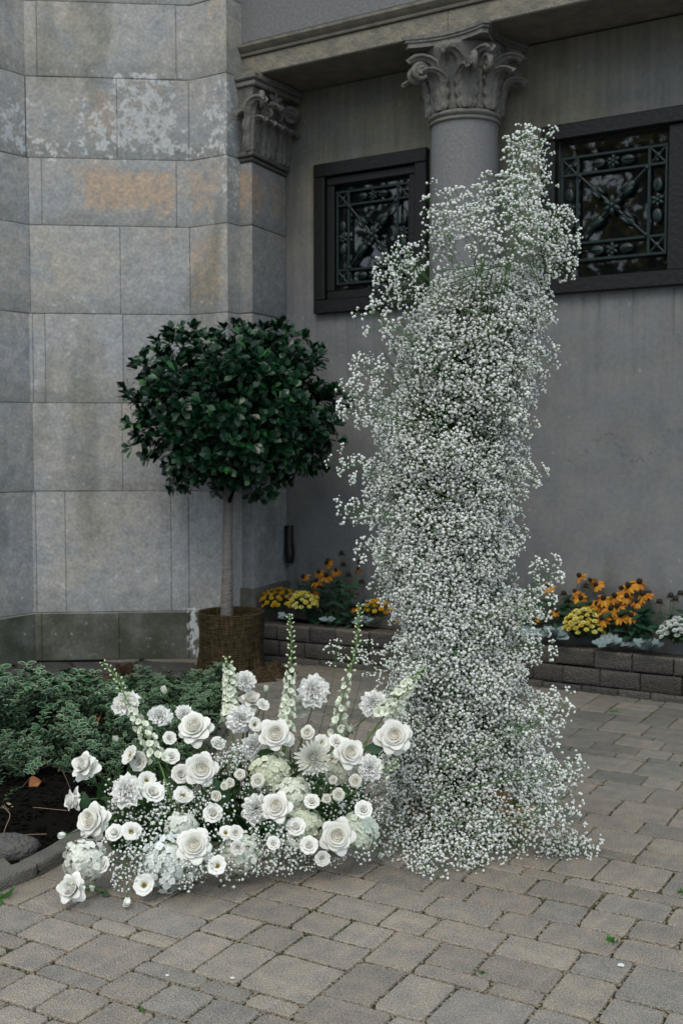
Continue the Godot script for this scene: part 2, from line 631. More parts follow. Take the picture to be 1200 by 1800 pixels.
# one squared stone of a wall that follows a plan: its face with worn edges, running back by deep
func stone(plan: Plan, s0: float, s1: float, y0: float, y1: float, gap: float, bev: float, deep: float, bump: float, wide: float, high: float, proud := 0.0) -> MB:
	var mb := MB.new()
	var ss := [s0 + gap, s0 + gap + bev]
	var dd := [bev, 0.0]
	var inner := []
	for k in plan.at.size():
		if plan.at[k] > s0 + gap + bev * 2 and plan.at[k] < s1 - gap - bev * 2:
			inner.append(plan.at[k])
	var n := maxi(1, int((s1 - s0) / 0.16))
	for k in range(1, n):
		var s := lerpf(s0, s1, float(k) / n)
		if inner.all(func(a): return absf(a - s) > 0.05):
			inner.append(s)
	inner.sort()
	for s in inner:
		ss.append(s)
		dd.append(0.0)
	ss.append_array([s1 - gap - bev, s1 - gap])
	dd.append_array([0.0, bev])
	var yy := [y0 + gap, y0 + gap + bev, (y0 + y1) / 2, y1 - gap - bev, y1 - gap]
	var dy := [bev, 0.0, 0.0, 0.0, bev]
	var pts := PackedVector3Array()
	var uvs := PackedVector2Array()
	for j in yy.size():
		for i in ss.size():
			var edge := i == 0 or j == 0 or i == ss.size() - 1 or j == yy.size() - 1
			var d: float = maxf(dd[i], dy[j]) - proud + (rr(-0.25, 0.25) * bev if edge else rr(-bump, bump))
			var a := plan.spot(ss[i], d)
			var y: float = yy[j] + (rr(-1, 1) * bev * 0.25 if edge else 0.0)
			pts.append(Vector3(a.x, y, a.y))
			uvs.append(Vector2(ss[i] / wide, 1.0 - yy[j] / high))
	var nu := ss.size()
	var nv := yy.size()
	# one grid between each two corners of the plan, so that the arrises stay sharp
	var from := 0
	for i in range(1, nu):
		var corner := i == nu - 1
		for k in range(1, plan.at.size() - 1):
			corner = corner or absf(ss[i] - plan.at[k]) < 1e-4
		if corner:
			var part := PackedVector3Array()
			var puv := PackedVector2Array()
			for j in nv:
				for m in range(from, i + 1):
					part.append(pts[j * nu + m])
					puv.append(uvs[j * nu + m])
			mb.grid(part, i - from + 1, nv, puv)
			from = i
	var ring := []
	for i in nu:
		ring.append([i, 0])
	for j in range(1, nv):
		ring.append([nu - 1, j])
	for i in range(nu - 2, -1, -1):
		ring.append([i, nv - 1])
	for j in range(nv - 2, 0, -1):
		ring.append([0, j])
	var m := mb.v.size()
	for r in ring:
		var a: Vector3 = pts[r[1] * nu + r[0]]
		mb.p(a, uvs[r[1] * nu + r[0]])
		var b := plan.spot(ss[r[0]], deep)
		mb.p(Vector3(b.x, a.y, b.y), uvs[r[1] * nu + r[0]])
	for k in ring.size():
		var e := (k + 1) % ring.size()
		mb.quad(m + 2 * k + 1, m + 2 * e + 1, m + 2 * e, m + 2 * k)
	return mb


# the plain mass behind the stones
func backing(plan: Plan, y0: float, y1: float, d0: float, d1: float) -> MB:
	var mb := MB.new()
	var poly := PackedVector2Array()
	for k in plan.at.size():
		poly.append(plan.spot(plan.at[k], d0))
	for k in range(plan.at.size() - 1, -1, -1):
		poly.append(plan.spot(plan.at[k], d1))
	mb.prism(poly, y0, y1)
	return mb


const COURSES := [0.0, 0.283, 1.003, 1.522, 2.042, 2.551, 2.935, 3.397, 3.822, 4.3]


func build_stone_wall() -> void:
	# faces: left cheek, long diagonal, face along the building, return into the stucco wall
	var plan := Plan.new([Vector2(-1.045, 1.70), Vector2(-1.015, 1.150), Vector2(-0.275, 0.565), Vector2(-0.005, 0.565), Vector2(-0.012, 0.40)])
	var A := plan.at
	# joints of each course, from the ground up
	var joints := [
		[0.0, A[1] + 0.05, 1.05, A[2] - 0.03, A[4]],
		[0.0, A[1] + 0.02, A[1] + 0.19, 1.36, A[2] - 0.03, A[4]],
		[0.0, A[1] + 0.01, 1.08, A[4]],
		[0.0, A[1] + 0.02, A[1] + 0.09, 1.09, A[4]],
		[0.0, A[1] + 0.01, 1.08, A[2] - 0.01, A[4]],
		[0.0, A[1] + 0.01, A[1] + 0.085, A[2] - 0.085, A[4]],
		[0.0, A[1] + 0.0, 1.07, A[2] - 0.01, A[4]],
		[0.0, A[1] + 0.07, A[2] - 0.08, A[4]],
		[0.0, 0.35, 1.30, A[2] + 0.12, A[4]],
	]
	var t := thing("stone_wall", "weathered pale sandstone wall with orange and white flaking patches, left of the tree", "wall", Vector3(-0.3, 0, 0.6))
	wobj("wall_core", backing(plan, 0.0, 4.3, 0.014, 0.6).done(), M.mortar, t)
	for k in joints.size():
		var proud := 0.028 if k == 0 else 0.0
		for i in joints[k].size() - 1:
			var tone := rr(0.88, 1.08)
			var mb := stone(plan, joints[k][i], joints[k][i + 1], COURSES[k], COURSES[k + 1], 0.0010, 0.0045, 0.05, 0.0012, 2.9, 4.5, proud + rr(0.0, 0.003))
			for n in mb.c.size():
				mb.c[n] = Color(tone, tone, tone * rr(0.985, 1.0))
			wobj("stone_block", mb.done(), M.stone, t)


# cast-off holes and stucco wall round two window openings
func build_stucco_wall() -> void:
	var t := thing("stucco_wall", "plain grey stucco wall behind the flowers with two black framed windows", "wall", Vector3(1.6, 0, -0.1))
	var mb := MB.new()
	var holes := [[0.27, 0.96, 2.11, 2.905], [1.77, 3.45, 2.13, 2.885]]
	var xs := [-0.3, 0.27, 0.96, 1.77, 3.45, 4.1]
	var quadw := func(x0: float, x1: float, y0: float, y1: float) -> void:
		# front face in steps so that the map follows, back and cheeks
		var pts := PackedVector3Array()
		var uvs := PackedVector2Array()
		for j in 2:
			for i in 2:
				var x := x1 if i else x0
				var y := y1 if j else y0
				pts.append(Vector3(x, y, 0))
				uvs.append(Vector2(x / 4.0, 1.0 - y / 3.5))
		mb.grid(pts, 2, 2, uvs)
		mb.face([Vector3(x1, y0, -0.25), Vector3(x0, y0, -0.25), Vector3(x0, y1, -0.25), Vector3(x1, y1, -0.25)])
	for k in xs.size() - 1:
		var open := k == 1 or k == 3
		if open:
			var h: Array = holes[0 if k == 1 else 1]
			quadw.call(xs[k], xs[k + 1], 0.0, h[2])
			quadw.call(xs[k], xs[k + 1], h[3], 3.40)
			# the reveals of the opening
			mb.face([Vector3(h[0], h[2], -0.25), Vector3(h[0], h[2], 0), Vector3(h[0], h[3], 0), Vector3(h[0], h[3], -0.25)])
			mb.face([Vector3(h[1], h[2], 0), Vector3(h[1], h[2], -0.25), Vector3(h[1], h[3], -0.25), Vector3(h[1], h[3], 0)])
			mb.face([Vector3(h[0], h[2], -0.25), Vector3(h[1], h[2], -0.25), Vector3(h[1], h[2], 0), Vector3(h[0], h[2], 0)])
			mb.face([Vector3(h[0], h[3], 0), Vector3(h[1], h[3], 0), Vector3(h[1], h[3], -0.25), Vector3(h[0], h[3], -0.25)])
		else:
			quadw.call(xs[k], xs[k + 1], 0.0, 3.40)
	mb.face([Vector3(4.1, 0, 0), Vector3(4.1, 0, -0.25), Vector3(4.1, 3.4, -0.25), Vector3(4.1, 3.4, 0)])
	wobj("stucco_face", mb.done(), M.stucco, t)
	# the unlit rooms behind the windows
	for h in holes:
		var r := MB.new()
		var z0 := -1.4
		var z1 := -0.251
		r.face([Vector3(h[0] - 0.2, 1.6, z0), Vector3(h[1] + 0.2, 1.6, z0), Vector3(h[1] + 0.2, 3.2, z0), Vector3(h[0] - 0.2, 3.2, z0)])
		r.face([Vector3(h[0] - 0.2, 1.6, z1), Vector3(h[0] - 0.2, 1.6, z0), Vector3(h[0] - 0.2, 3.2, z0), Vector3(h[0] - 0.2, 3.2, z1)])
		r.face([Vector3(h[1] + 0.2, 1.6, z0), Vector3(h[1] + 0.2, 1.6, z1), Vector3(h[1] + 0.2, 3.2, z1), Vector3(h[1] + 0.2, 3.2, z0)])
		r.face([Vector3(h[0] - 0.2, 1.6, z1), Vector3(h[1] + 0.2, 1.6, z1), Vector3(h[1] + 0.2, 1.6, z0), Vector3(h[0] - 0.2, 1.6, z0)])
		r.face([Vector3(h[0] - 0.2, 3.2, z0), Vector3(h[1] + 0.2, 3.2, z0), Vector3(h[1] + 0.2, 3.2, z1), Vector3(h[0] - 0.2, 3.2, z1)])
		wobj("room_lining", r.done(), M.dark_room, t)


# the building goes on above the picture
func build_upper_storey() -> void:
	var t := thing("upper_storey", "plain upper wall of the building above the stone beam", "wall", Vector3(1.0, 4.5, 0.0))
	var mb := MB.new()
	mb.box(Vector3(-1.0, 4.502, -0.4), Vector3(7.0, 9.5, 0.40), 0.02)
	wobj("wall_face", mb.done(), M.granite, t)
	mb = MB.new()
	mb.prism(PackedVector2Array([Vector2(-1.0, 0.40), Vector2(-0.012, 0.56), Vector2(-0.275, 0.565), Vector2(-1.015, 1.15), Vector2(-1.045, 1.7), Vector2(-4.0, 1.7), Vector2(-4.0, -0.4), Vector2(-1.0, -0.4)]), 4.302, 4.948)
	wobj("stone_face", mb.done(), M.stone_plain, t)
	mb = MB.new()
	mb.box(Vector3(-4.0, 4.95, 0.402), Vector3(7.0, 5.15, 0.95), 0.03)  # unseen overhang, added to hold sky light off the ground by the wall
	wobj("added_eave", mb.done(), M.entablature_stone, t)


func build_entablature() -> void:
	var t := thing("entablature", "buff stone beam with a narrow moulding resting on the column and pilaster", "beam", Vector3(1.3, 3.405, 0.2))
	var prof := func(x0: float, x1: float, poly: Array) -> ArrayMesh:
		var mb := MB.new()
		var n := poly.size()
		for i in n:
			var a: Vector2 = poly[i]
			var b: Vector2 = poly[(i + 1) % n]
			mb.face([Vector3(x0, a.y, a.x), Vector3(x1, a.y, a.x), Vector3(x1, b.y, b.x), Vector3(x0, b.y, b.x)])
		for x in [x0, x1]:
			var q := []
			for a in poly:
				q.append(Vector3(x, a.y, a.x))
			if x == x0:
				q.reverse()
			mb.face(q)
		for i in mb.c.size():
			mb.c[i] = Color(1, 1, 1)
		return mb.done()
	# profiles are (z, y), running from the back along the soffit to the front and up
	var low := [Vector2(-0.25, 3.412), Vector2(0.02, 3.412), Vector2(0.03, 3.405), Vector2(0.414, 3.405), Vector2(0.42, 3.411), Vector2(0.42, 3.508), Vector2(0.414, 3.514), Vector2(-0.25, 3.514)]
	wobj("architrave_block", prof.call(-0.09, 1.337, low), M.entablature_stone, t)
	wobj("architrave_block", prof.call(1.341, 4.1, low), M.entablature_stone, t)
	wobj("moulding", prof.call(-0.09, 4.1, [Vector2(-0.2, 3.516), Vector2(0.432, 3.516), Vector2(0.436, 3.524), Vector2(0.432, 3.530), Vector2(0.428, 3.534), Vector2(0.446, 3.545), Vector2(0.462, 3.560), Vector2(0.464, 3.575), Vector2(0.455, 3.579), Vector2(-0.2, 3.579)]), M.entablature_stone, t)
	wobj("frieze", prof.call(-0.09, 4.1, [Vector2(-0.25, 3.581), Vector2(0.405, 3.581), Vector2(0.418, 3.60), Vector2(0.418, 4.5), Vector2(-0.25, 4.5)]), M.granite, t)


# ---- carving shared by both capitals

# an acanthus leaf of unit height that stands along y, bows towards z and rolls over at its tip
func acanthus(wide: float, roll: float) -> ArrayMesh:
	var mb := MB.new()
	var nu := 13
	var nv := 19
	var f := PackedVector3Array()
	var b := PackedVector3Array()
	for j in nv:
		var v := float(j) / (nv - 1)
		var w := wide * (0.62 + 0.38 * sin(v * PI * 0.62 + 0.2)) * (1.0 - 0.72 * smoothstep(0.78, 1.0, v))
		w *= 0.70 + 0.30 * absf(sin(v * PI * 3.5))
		var y := minf(v, 0.72) / 0.72 * (1.0 - roll * 0.9)
		var z := 0.05 + 0.16 * v * v
		var g := 0.0
		if v > 0.72:
			g = (v - 0.72) / 0.28 * 2.6
			y += roll * 0.9 * sin(g)
			z += roll * 0.85 * (1.0 - cos(g))
		for i in nu:
			var u := float(i) / (nu - 1) * 2.0 - 1.0
			var ridge := 0.05 * (1.0 - absf(u)) + 0.026 * cos(u * PI * 4.0) - 0.06 * u * u
			var nrm := Vector3(0, -sin(g * 0.9), cos(g * 0.9))
			var p := Vector3(u * w, y, z) + nrm * ridge
			f.append(p)
			b.append(p - nrm * 0.045)
	mb.slab(f, b, nu, nv)
	return mb.done()


# a scroll: a band that winds in the y-z plane from the stalk to its eye
func scroll(r: float, thick: float) -> ArrayMesh:
	var mb := MB.new()
	var path := PackedVector3Array()
	var rad := PackedFloat32Array()
	for k in 8:
		var t := k / 8.0
		path.append(Vector3(0, lerpf(-r * 1.9, r * 0.2, t), lerpf(-r * 2.4, -r, pow(t, 1.6))))
		rad.append(thick * lerpf(0.5, 0.9, t))
	for k in 27:
		var g := PI - TAU * k / 16.0
		var q := r * (1.0 - 0.62 * k / 26.0)
		path.append(Vector3(thick * 0.7 * k / 26.0, q * sin(g) * 0.95, q * cos(g)))
		rad.append(thick * (0.9 - 0.3 * k / 26.0))
	mb.tube(path, rad, 7)
	mb.ball(Vector3(thick * 0.5, 0, 0), Vector3.ONE * r * 0.34, 7, 5)
	return mb.done()


func rosette(r: float) -> ArrayMesh:
	var mb := MB.new()
	for k in 6:
		mb.xf = Transform3D(Basis(Vector3.BACK, TAU * k / 6), Vector3.ZERO)
		mb.ball(Vector3(0, r * 0.58, 0), Vector3(r * 0.30, r * 0.46, r * 0.26), 7, 5)
	mb.xf = Transform3D()
	mb.ball(Vector3(0, 0, r * 0.16), Vector3(r * 0.32, r * 0.32, r * 0.3), 7, 5)
	return mb.done()


# a square slab with hollow sides and cut corners, in layers
func abacus(half: float, y0: float, y1: float) -> ArrayMesh:
	var mb := MB.new()
	var layer := func(h: float, a: float, b: float) -> void:
		var poly := PackedVector2Array()
		for k in 4:
			var g := k * PI / 2
			for i in 9:
				var u := (i / 8.0 * 2.0 - 1.0)
				var q := Vector2(u * (h - 0.025), h * (0.80 + 0.20 * u * u))
				poly.append(q.rotated(-g))
		mb.prism(Geometry2D.convex_hull(poly) if false else poly, a, b)
	var d := y1 - y0
	layer.call(half * 0.93, y0, y0 + d * 0.42)
	layer.call(half * 0.97, y0 + d * 0.42, y0 + d * 0.66)
	layer.call(half, y0 + d * 0.66, y1)
	return mb.done()


# eight low leaves, eight tall ones, four corner scrolls, four rosettes on a bell; local origin at the bell's foot
func corinthian(cap: Node3D, r0: float, high: float, half: float, leafm: ArrayMesh, tallm: ArrayMesh, scr: ArrayMesh, ros: ArrayMesh) -> void:
	for k in 8:
		var g := TAU * (k + 0.5) / 8 + 0.12
		var b := Basis(Vector3.UP, g)
		obj("acanthus_leaf", leafm, M.stone_plain, cap, Transform3D(b.scaled_local(Vector3(0.185, 0.185, 0.24)), b * Vector3(0, 0.0, r0 + 0.016)))
		var c := Basis(Vector3.UP, TAU * k / 8 + 0.12)
		obj("acanthus_leaf", tallm, M.stone_plain, cap, Transform3D(c.scaled_local(Vector3(0.20, 0.275, 0.30)), c * Vector3(0, 0.0, r0 - 0.010)))
	for k in 4:
		var g := PI / 4 + k * PI / 2
		for s in [-1.0, 1.0]:
			var b := Basis(Vector3.UP, g + s * 0.13)
			obj("scroll", scr, M.stone_plain, cap, Transform3D(b.scaled_local(Vector3(s, 1, 1)), b * Vector3(0, high - 0.135, half * 1.12)))
		var d := Basis(Vector3.UP, k * PI / 2)
		obj("rosette", ros, M.stone_plain, cap, Transform3D(d, d * Vector3(0, high - 0.05, half * 0.83)))
		for s in [-1.0, 1.0]:
			var e := Basis(Vector3.UP, k * PI / 2)
			obj("small_scroll", scr, M.stone_plain, cap, Transform3D((e * Basis(Vector3.UP, s * PI / 2)).scaled_local(Vector3.ONE * 0.55), e * Vector3(-s * 0.055, high - 0.15, half * 0.76)))


func build_column() -> void:
	var o := Vector3(1.345, 0.0, 0.235)
	var t := thing("stone_column", "grey granite column with a leafy carved capital between the two windows", "column", o)
	var mb := MB.new()
	mb.lathe(PackedVector2Array([Vector2(0.0, 0.0), Vector2(0.25, 0.0), Vector2(0.25, 0.08), Vector2(0.235, 0.10), Vector2(0.245, 0.14), Vector2(0.22, 0.16), Vector2(0.19, 0.18), Vector2(0.188, 1.2), Vector2(0.182, 2.2), Vector2(0.176, 2.93), Vector2(0.179, 2.958)]), 48)
	obj("shaft", mb.done(), M.granite, t)
	mb = MB.new()
	mb.lathe(PackedVector2Array([Vector2(0.17, 2.956), Vector2(0.182, 2.957), Vector2(0.190, 2.963), Vector2(0.190, 2.972), Vector2(0.183, 2.977), Vector2(0.181, 2.981), Vector2(0.190, 2.985), Vector2(0.196, 2.993), Vector2(0.196, 3.002), Vector2(0.188, 3.009), Vector2(0.170, 3.012)]), 48)
	obj("necking", mb.done(), M.stone_plain, t)
	mb = MB.new()
	mb.lathe(PackedVector2Array([Vector2(0.0, 0.0), Vector2(0.165, 0.0), Vector2(0.163, 0.12), Vector2(0.175, 0.24), Vector2(0.205, 0.32), Vector2(0.215, 0.345), Vector2(0.0, 0.345)]), 32)
	var cap := obj("capital", mb.done(), M.stone_plain, t, Transform3D(Basis(), Vector3(0, 3.01, 0)))
	var leafm := acanthus(0.36, 0.24)
	var tallm := acanthus(0.36, 0.20)
	corinthian(cap, 0.165, 0.345, 0.225, leafm, tallm, scroll(0.050, 0.020), rosette(0.055))
	obj("abacus", abacus(0.255, 0.335, 0.394), M.stone_plain, cap)


func build_pilaster() -> void:
	var plan := Plan.new([Vector2(-0.10, 0.44), Vector2(0.077, 0.44), Vector2(0.002, 0.0)])
	var t := thing("pilaster", "stone pilaster with carved capital in the corner beside the left window", "pilaster", Vector3(0, 0, 0.2))
	wobj("pilaster_core", backing(plan, 0.0, 3.40, 0.012, 0.09).done(), M.mortar, t)
	var ys := [0.30, 1.10, 1.55, 2.045, 2.551, 2.912]
	for k in ys.size() - 1:
		var mb := stone(plan, 0.0, plan.total(), ys[k], ys[k + 1], 0.0015, 0.007, 0.05, 0.001, 2.9, 4.5, 0.0)
		var tone := rr(0.72, 0.86)
		for n in mb.c.size():
			mb.c[n] = Color(tone, tone, tone)
			mb.uv[n].x = mb.uv[n].x * 0.8 + 0.1 * k
		wobj("stone_block", mb.done(), M.stone, t)
	for r in [["base_block", 0.0, 0.30, 0.03], ["base_block", 0.30, 0.43, 0.022], ["necking", 2.914, 2.935, 0.012], ["necking", 2.937, 2.965, 0.026]]:
		var mb := stone(plan, 0.0, plan.total(), r[1], r[2], 0.0008, 0.005, 0.05, 0.0006, 2.9, 4.5, r[3])
		for n in mb.c.size():
			mb.c[n] = Color(0.72, 0.72, 0.70)
		wobj(r[0], mb.done(), M.stone_plain, t)
	# the capital: a flared block with leaves on its side and its narrow front
	var o := Vector3(-0.16, 2.966, 0.215)
	var mb := MB.new()
	mb.xf = Transform3D(Basis(), Vector3.ZERO)
	var low := [Vector2(-0.02, 0.425), Vector2(0.053, 0.425), Vector2(0.0, 0.002)]
	var high := [Vector2(-0.02, 0.46), Vector2(0.095, 0.46), Vector2(0.04, 0.002)]
	for i in 2:
		for k in 4:
			var f := func(e: float) -> float: return pow(e, 2.2)
			var a: float = k / 4.0
			var b: float = (k + 1) / 4.0
			var p0: Vector2 = low[i].lerp(high[i], f.call(a))
			var p1: Vector2 = low[i + 1].lerp(high[i + 1], f.call(a))
			var p2: Vector2 = low[i + 1].lerp(high[i + 1], f.call(b))
			var p3: Vector2 = low[i].lerp(high[i], f.call(b))
			mb.face([Vector3(p0.x, 2.966 + a * 0.36, p0.y), Vector3(p1.x, 2.966 + a * 0.36, p1.y), Vector3(p2.x, 2.966 + b * 0.36, p2.y), Vector3(p3.x, 2.966 + b * 0.36, p3.y)])
	var cap := wobj("capital", mb.done(), M.stone_plain, t)
	cap.position.x += 0.016
	cap.position.z += 0.008
	var leafm := acanthus(0.36, 0.24)
	var tallm := acanthus(0.36, 0.20)
	var scr := scroll(0.050, 0.020)
	var side := Basis(Vector3.UP, PI / 2 - 0.14)
	for r in [[0.40, 0.0, 0.20], [0.30, 0.0, 0.19], [0.205, 0.0, 0.20], [0.11, 0.0, 0.19], [0.02, 0.0, 0.2]]:
		obj("acanthus_leaf", leafm, M.stone_plain, cap, Transform3D(side.scaled_local(Vector3(0.17, 0.185, 0.17)), Vector3(0.048 * r[0] / 0.4 + 0.002, 2.966, r[0])))
	for r in [0.44, 0.255, 0.07]:
		obj("acanthus_leaf", tallm, M.stone_plain, cap, Transform3D(side.scaled_local(Vector3(0.19, 0.28, 0.23)), Vector3(0.055 * r / 0.43, 2.966, r)))
	obj("acanthus_leaf", leafm, M.stone_plain, cap, Transform3D(Basis().scaled_local(Vector3(0.16, 0.21, 0.17)), Vector3(0.028, 2.966, 0.425)))
	for r in [0.43, 0.07]:
		obj("scroll", scr, M.stone_plain, cap, Transform3D(Basis(Vector3.UP, PI / 4 if r > 0.2 else 3 * PI / 4), Vector3(0.085 + r * 0.1, 3.245, 0.43 if r > 0.2 else 0.09)))
		obj("scroll", scr, M.stone_plain, cap, Transform3D(Basis(Vector3.UP, PI / 2).scaled_local(Vector3.ONE * 0.6), Vector3(0.075, 3.21, 0.24 + (0.05 if r > 0.2 else -0.05))))
	obj("rosette", rosette(0.06), M.stone_plain, cap, Transform3D(side, Vector3(0.10, 3.285, 0.25)))
	mb = MB.new()
	mb.box(Vector3(-0.1, 3.328, 0.003), Vector3(0.115, 3.36, 0.475), 0.006)
	mb.box(Vector3(-0.1, 3.362, 0.003), Vector3(0.125, 3.402, 0.487), 0.008)
	wobj("abacus", mb.done(), M.stone_plain, t, cap)


# ---- windows

func bar(called: String, lo: Vector3, hi: Vector3, b: float, m: Material, parent: Node) -> void:
	var mb := MB.new()
	mb.box(lo, hi, b)
	obj(called, mb.done(), m, parent)


# a bronze grille in the plane z = 0 of its own, centred on x
func grille(t: Node3D, o: Vector3, w: float, h: float, clear_ends: float) -> void:
	var x0 := -w / 2
	var x1 := w / 2
	var e := clear_ends
	var y0 := e
	var y1 := h - e
	var k := w * 0.155
	var r := 0.0075
	var mb := MB.new()
	mb.box(Vector3(x0, y0 - r, -r), Vector3(x1, y0 + r, r), 0.003)
	var g := obj("grille", mb.done(), M.bronze, t, Transform3D(Basis(), o))
	bar("grille_bar", Vector3(x0, y1 - r, -r), Vector3(x1, y1 + r, r), 0.003, M.bronze, g)
	bar("grille_bar", Vector3(x0, y0 + k - r, -r), Vector3(x1, y0 + k + r, r), 0.003, M.bronze, g)
	bar("grille_bar", Vector3(x0, y1 - k - r, -r), Vector3(x1, y1 - k + r, r), 0.003, M.bronze, g)
	for x in [x0, x1 - 2 * r, x0 + k, x1 - k - 2 * r]:
		bar("grille_bar", Vector3(x, y0, -r * 0.8), Vector3(x + 2 * r, y1, r * 0.8), 0.003, M.bronze, g)
	# corner squares with a cross in each
	for sx in [x0 + k / 2 + r, x1 - k / 2 - r]:
		for sy in [y0 + k / 2, y1 - k / 2]:
			var c := MB.new()
			var d := k * 0.42
			c.rod(Vector3(sx - d, sy - d, 0), Vector3(sx + d, sy + d, 0), 0.006, 5)
			c.rod(Vector3(sx - d, sy + d, 0.001), Vector3(sx + d, sy - d, 0.001), 0.006, 5)
			c.ball(Vector3(sx, sy, 0), Vector3(0.016, 0.016, 0.012), 7, 5)
			obj("corner_cross", c.done(), M.bronze, g)
	# three flowers along each side
	var ros := rosette(k * 0.40)
	var leaf := MB.new()
	leaf.ball(Vector3.ZERO, Vector3(k * 0.42, k * 0.28, 0.012), 10, 6)
	leaf.ball(Vector3(k * 0.1, 0, 0.006), Vector3(k * 0.34, k * 0.08, 0.015), 8, 5)
	var lm := leaf.done()
	for s in [-1, 0, 1]:
		for yy in [y0 + k / 2, y1 - k / 2]:
			obj("flower_boss" if s == 0 else "leaf_boss", ros if s == 0 else lm, M.bronze, g, Transform3D(Basis(Vector3.BACK, PI if s < 0 else 0.0), Vector3(s * k * 0.86, yy, 0.0)))
		for xx in [x0 + k / 2 + r, x1 - k / 2 - r]:
			obj("flower_boss" if s == 0 else "leaf_boss", ros if s == 0 else lm, M.bronze, g, Transform3D(Basis(Vector3.BACK, s * PI / 2), Vector3(xx, h / 2 + s * k * 0.86, 0.0)))
	# the diagonal cross with four buds and a flower in the middle
	var ix := w / 2 - k - r
	var iy := (y1 - y0) / 2 - k
	for sx in [-1.0, 1.0]:
		for sy in [-1.0, 1.0]:
			var d := Vector3(sx * ix, sy * iy, 0)
			var c := MB.new()
			c.tube(PackedVector3Array([d * 0.06, d * 0.5, d * 0.93]), PackedFloat32Array([0.009, 0.007, 0.006]), 6)
			c.ball(d * 0.94, Vector3.ONE * 0.014, 7, 5)
			obj("diagonal_rod", c.done(), M.bronze, g, Transform3D(Basis(), Vector3(0, h / 2, 0.004)))
			var b := MB.new()
			b.ball(Vector3(0.012, 0, 0), Vector3(0.046, 0.022, 0.016), 9, 6)
			b.ball(Vector3(0.0, 0.016, 0.004), Vector3(0.035, 0.014, 0.020), 7, 5)
			b.ball(Vector3(0.0, -0.016, 0.004), Vector3(0.035, 0.014, 0.020), 7, 5)
			obj("leaf_bud", b.done(), M.bronze, g, Transform3D(Basis(Vector3.BACK, atan2(d.y, d.x)), Vector3(0, h / 2, 0.004) + d * 0.40))
	obj("flower_boss", rosette(0.050), M.bronze, g, Transform3D(Basis(), Vector3(0, h / 2, 0.008)))


# four mitred boards round an opening, each its own part
func surround(t: Node3D, called: String, x0: float, x1: float, y0: float, y1: float, wd: float, z0: float, z1: float, m: Material) -> void:
	bar(called, Vector3(x0, y0, z0), Vector3(x1, y0 + wd, z1), 0.005, m, t)
	bar(called, Vector3(x0, y1 - wd, z0), Vector3(x1, y1, z1), 0.005, m, t)
	bar(called, Vector3(x0, y0 + wd + 0.001, z0), Vector3(x0 + wd, y1 - wd - 0.001, z1 - 0.001), 0.005, m, t)
	bar(called, Vector3(x1 - wd, y0 + wd + 0.001, z0), Vector3(x1, y1 - wd - 0.001, z1 - 0.001), 0.005, m, t)


func build_windows() -> void:
	var t := thing("window", "smaller window with black painted frame and dark metal grille, left of the column", "window", Vector3(0.615, 2.065, 0.0))
	surround(t, "frame", -0.388, 0.388, 0.0, 0.885, 0.078, -0.02, 0.04, M.black_paint)
	surround(t, "sash", -0.308, 0.308, 0.080, 0.805, 0.050, -0.06, 0.012, M.black_paint)
	bar("pane", Vector3(-0.262, 0.128, -0.047), Vector3(0.262, 0.757, -0.043), 0.0, M.window_glass, t)
	grille(t, Vector3(0, 0.128, -0.018), 0.512, 0.63, 0.045)
	t = thing("window", "wide black framed window with a green bronze grille at the right edge", "window", Vector3(2.08, 2.075, 0.0))
	surround(t, "frame", -0.385, 1.42, 0.0, 0.878, 0.078, -0.02, 0.045, M.black_paint)
	bar("mullion", Vector3(0.290, 0.080, -0.03), Vector3(0.372, 0.798, 0.020), 0.004, M.black_paint, t)
	for s in [[-0.307, 0.288], [0.374, 1.343]]:
		bar("pane", Vector3(s[0] + 0.002, 0.079, -0.040), Vector3(s[1] - 0.002, 0.799, -0.036), 0.0, M.window_glass, t)
	grille(t, Vector3(-0.006, 0.079, -0.008), 0.575, 0.72, 0.092)
	grille(t, Vector3(0.80, 0.079, -0.008), 0.575, 0.72, 0.092)


# ---- raised border of split blocks

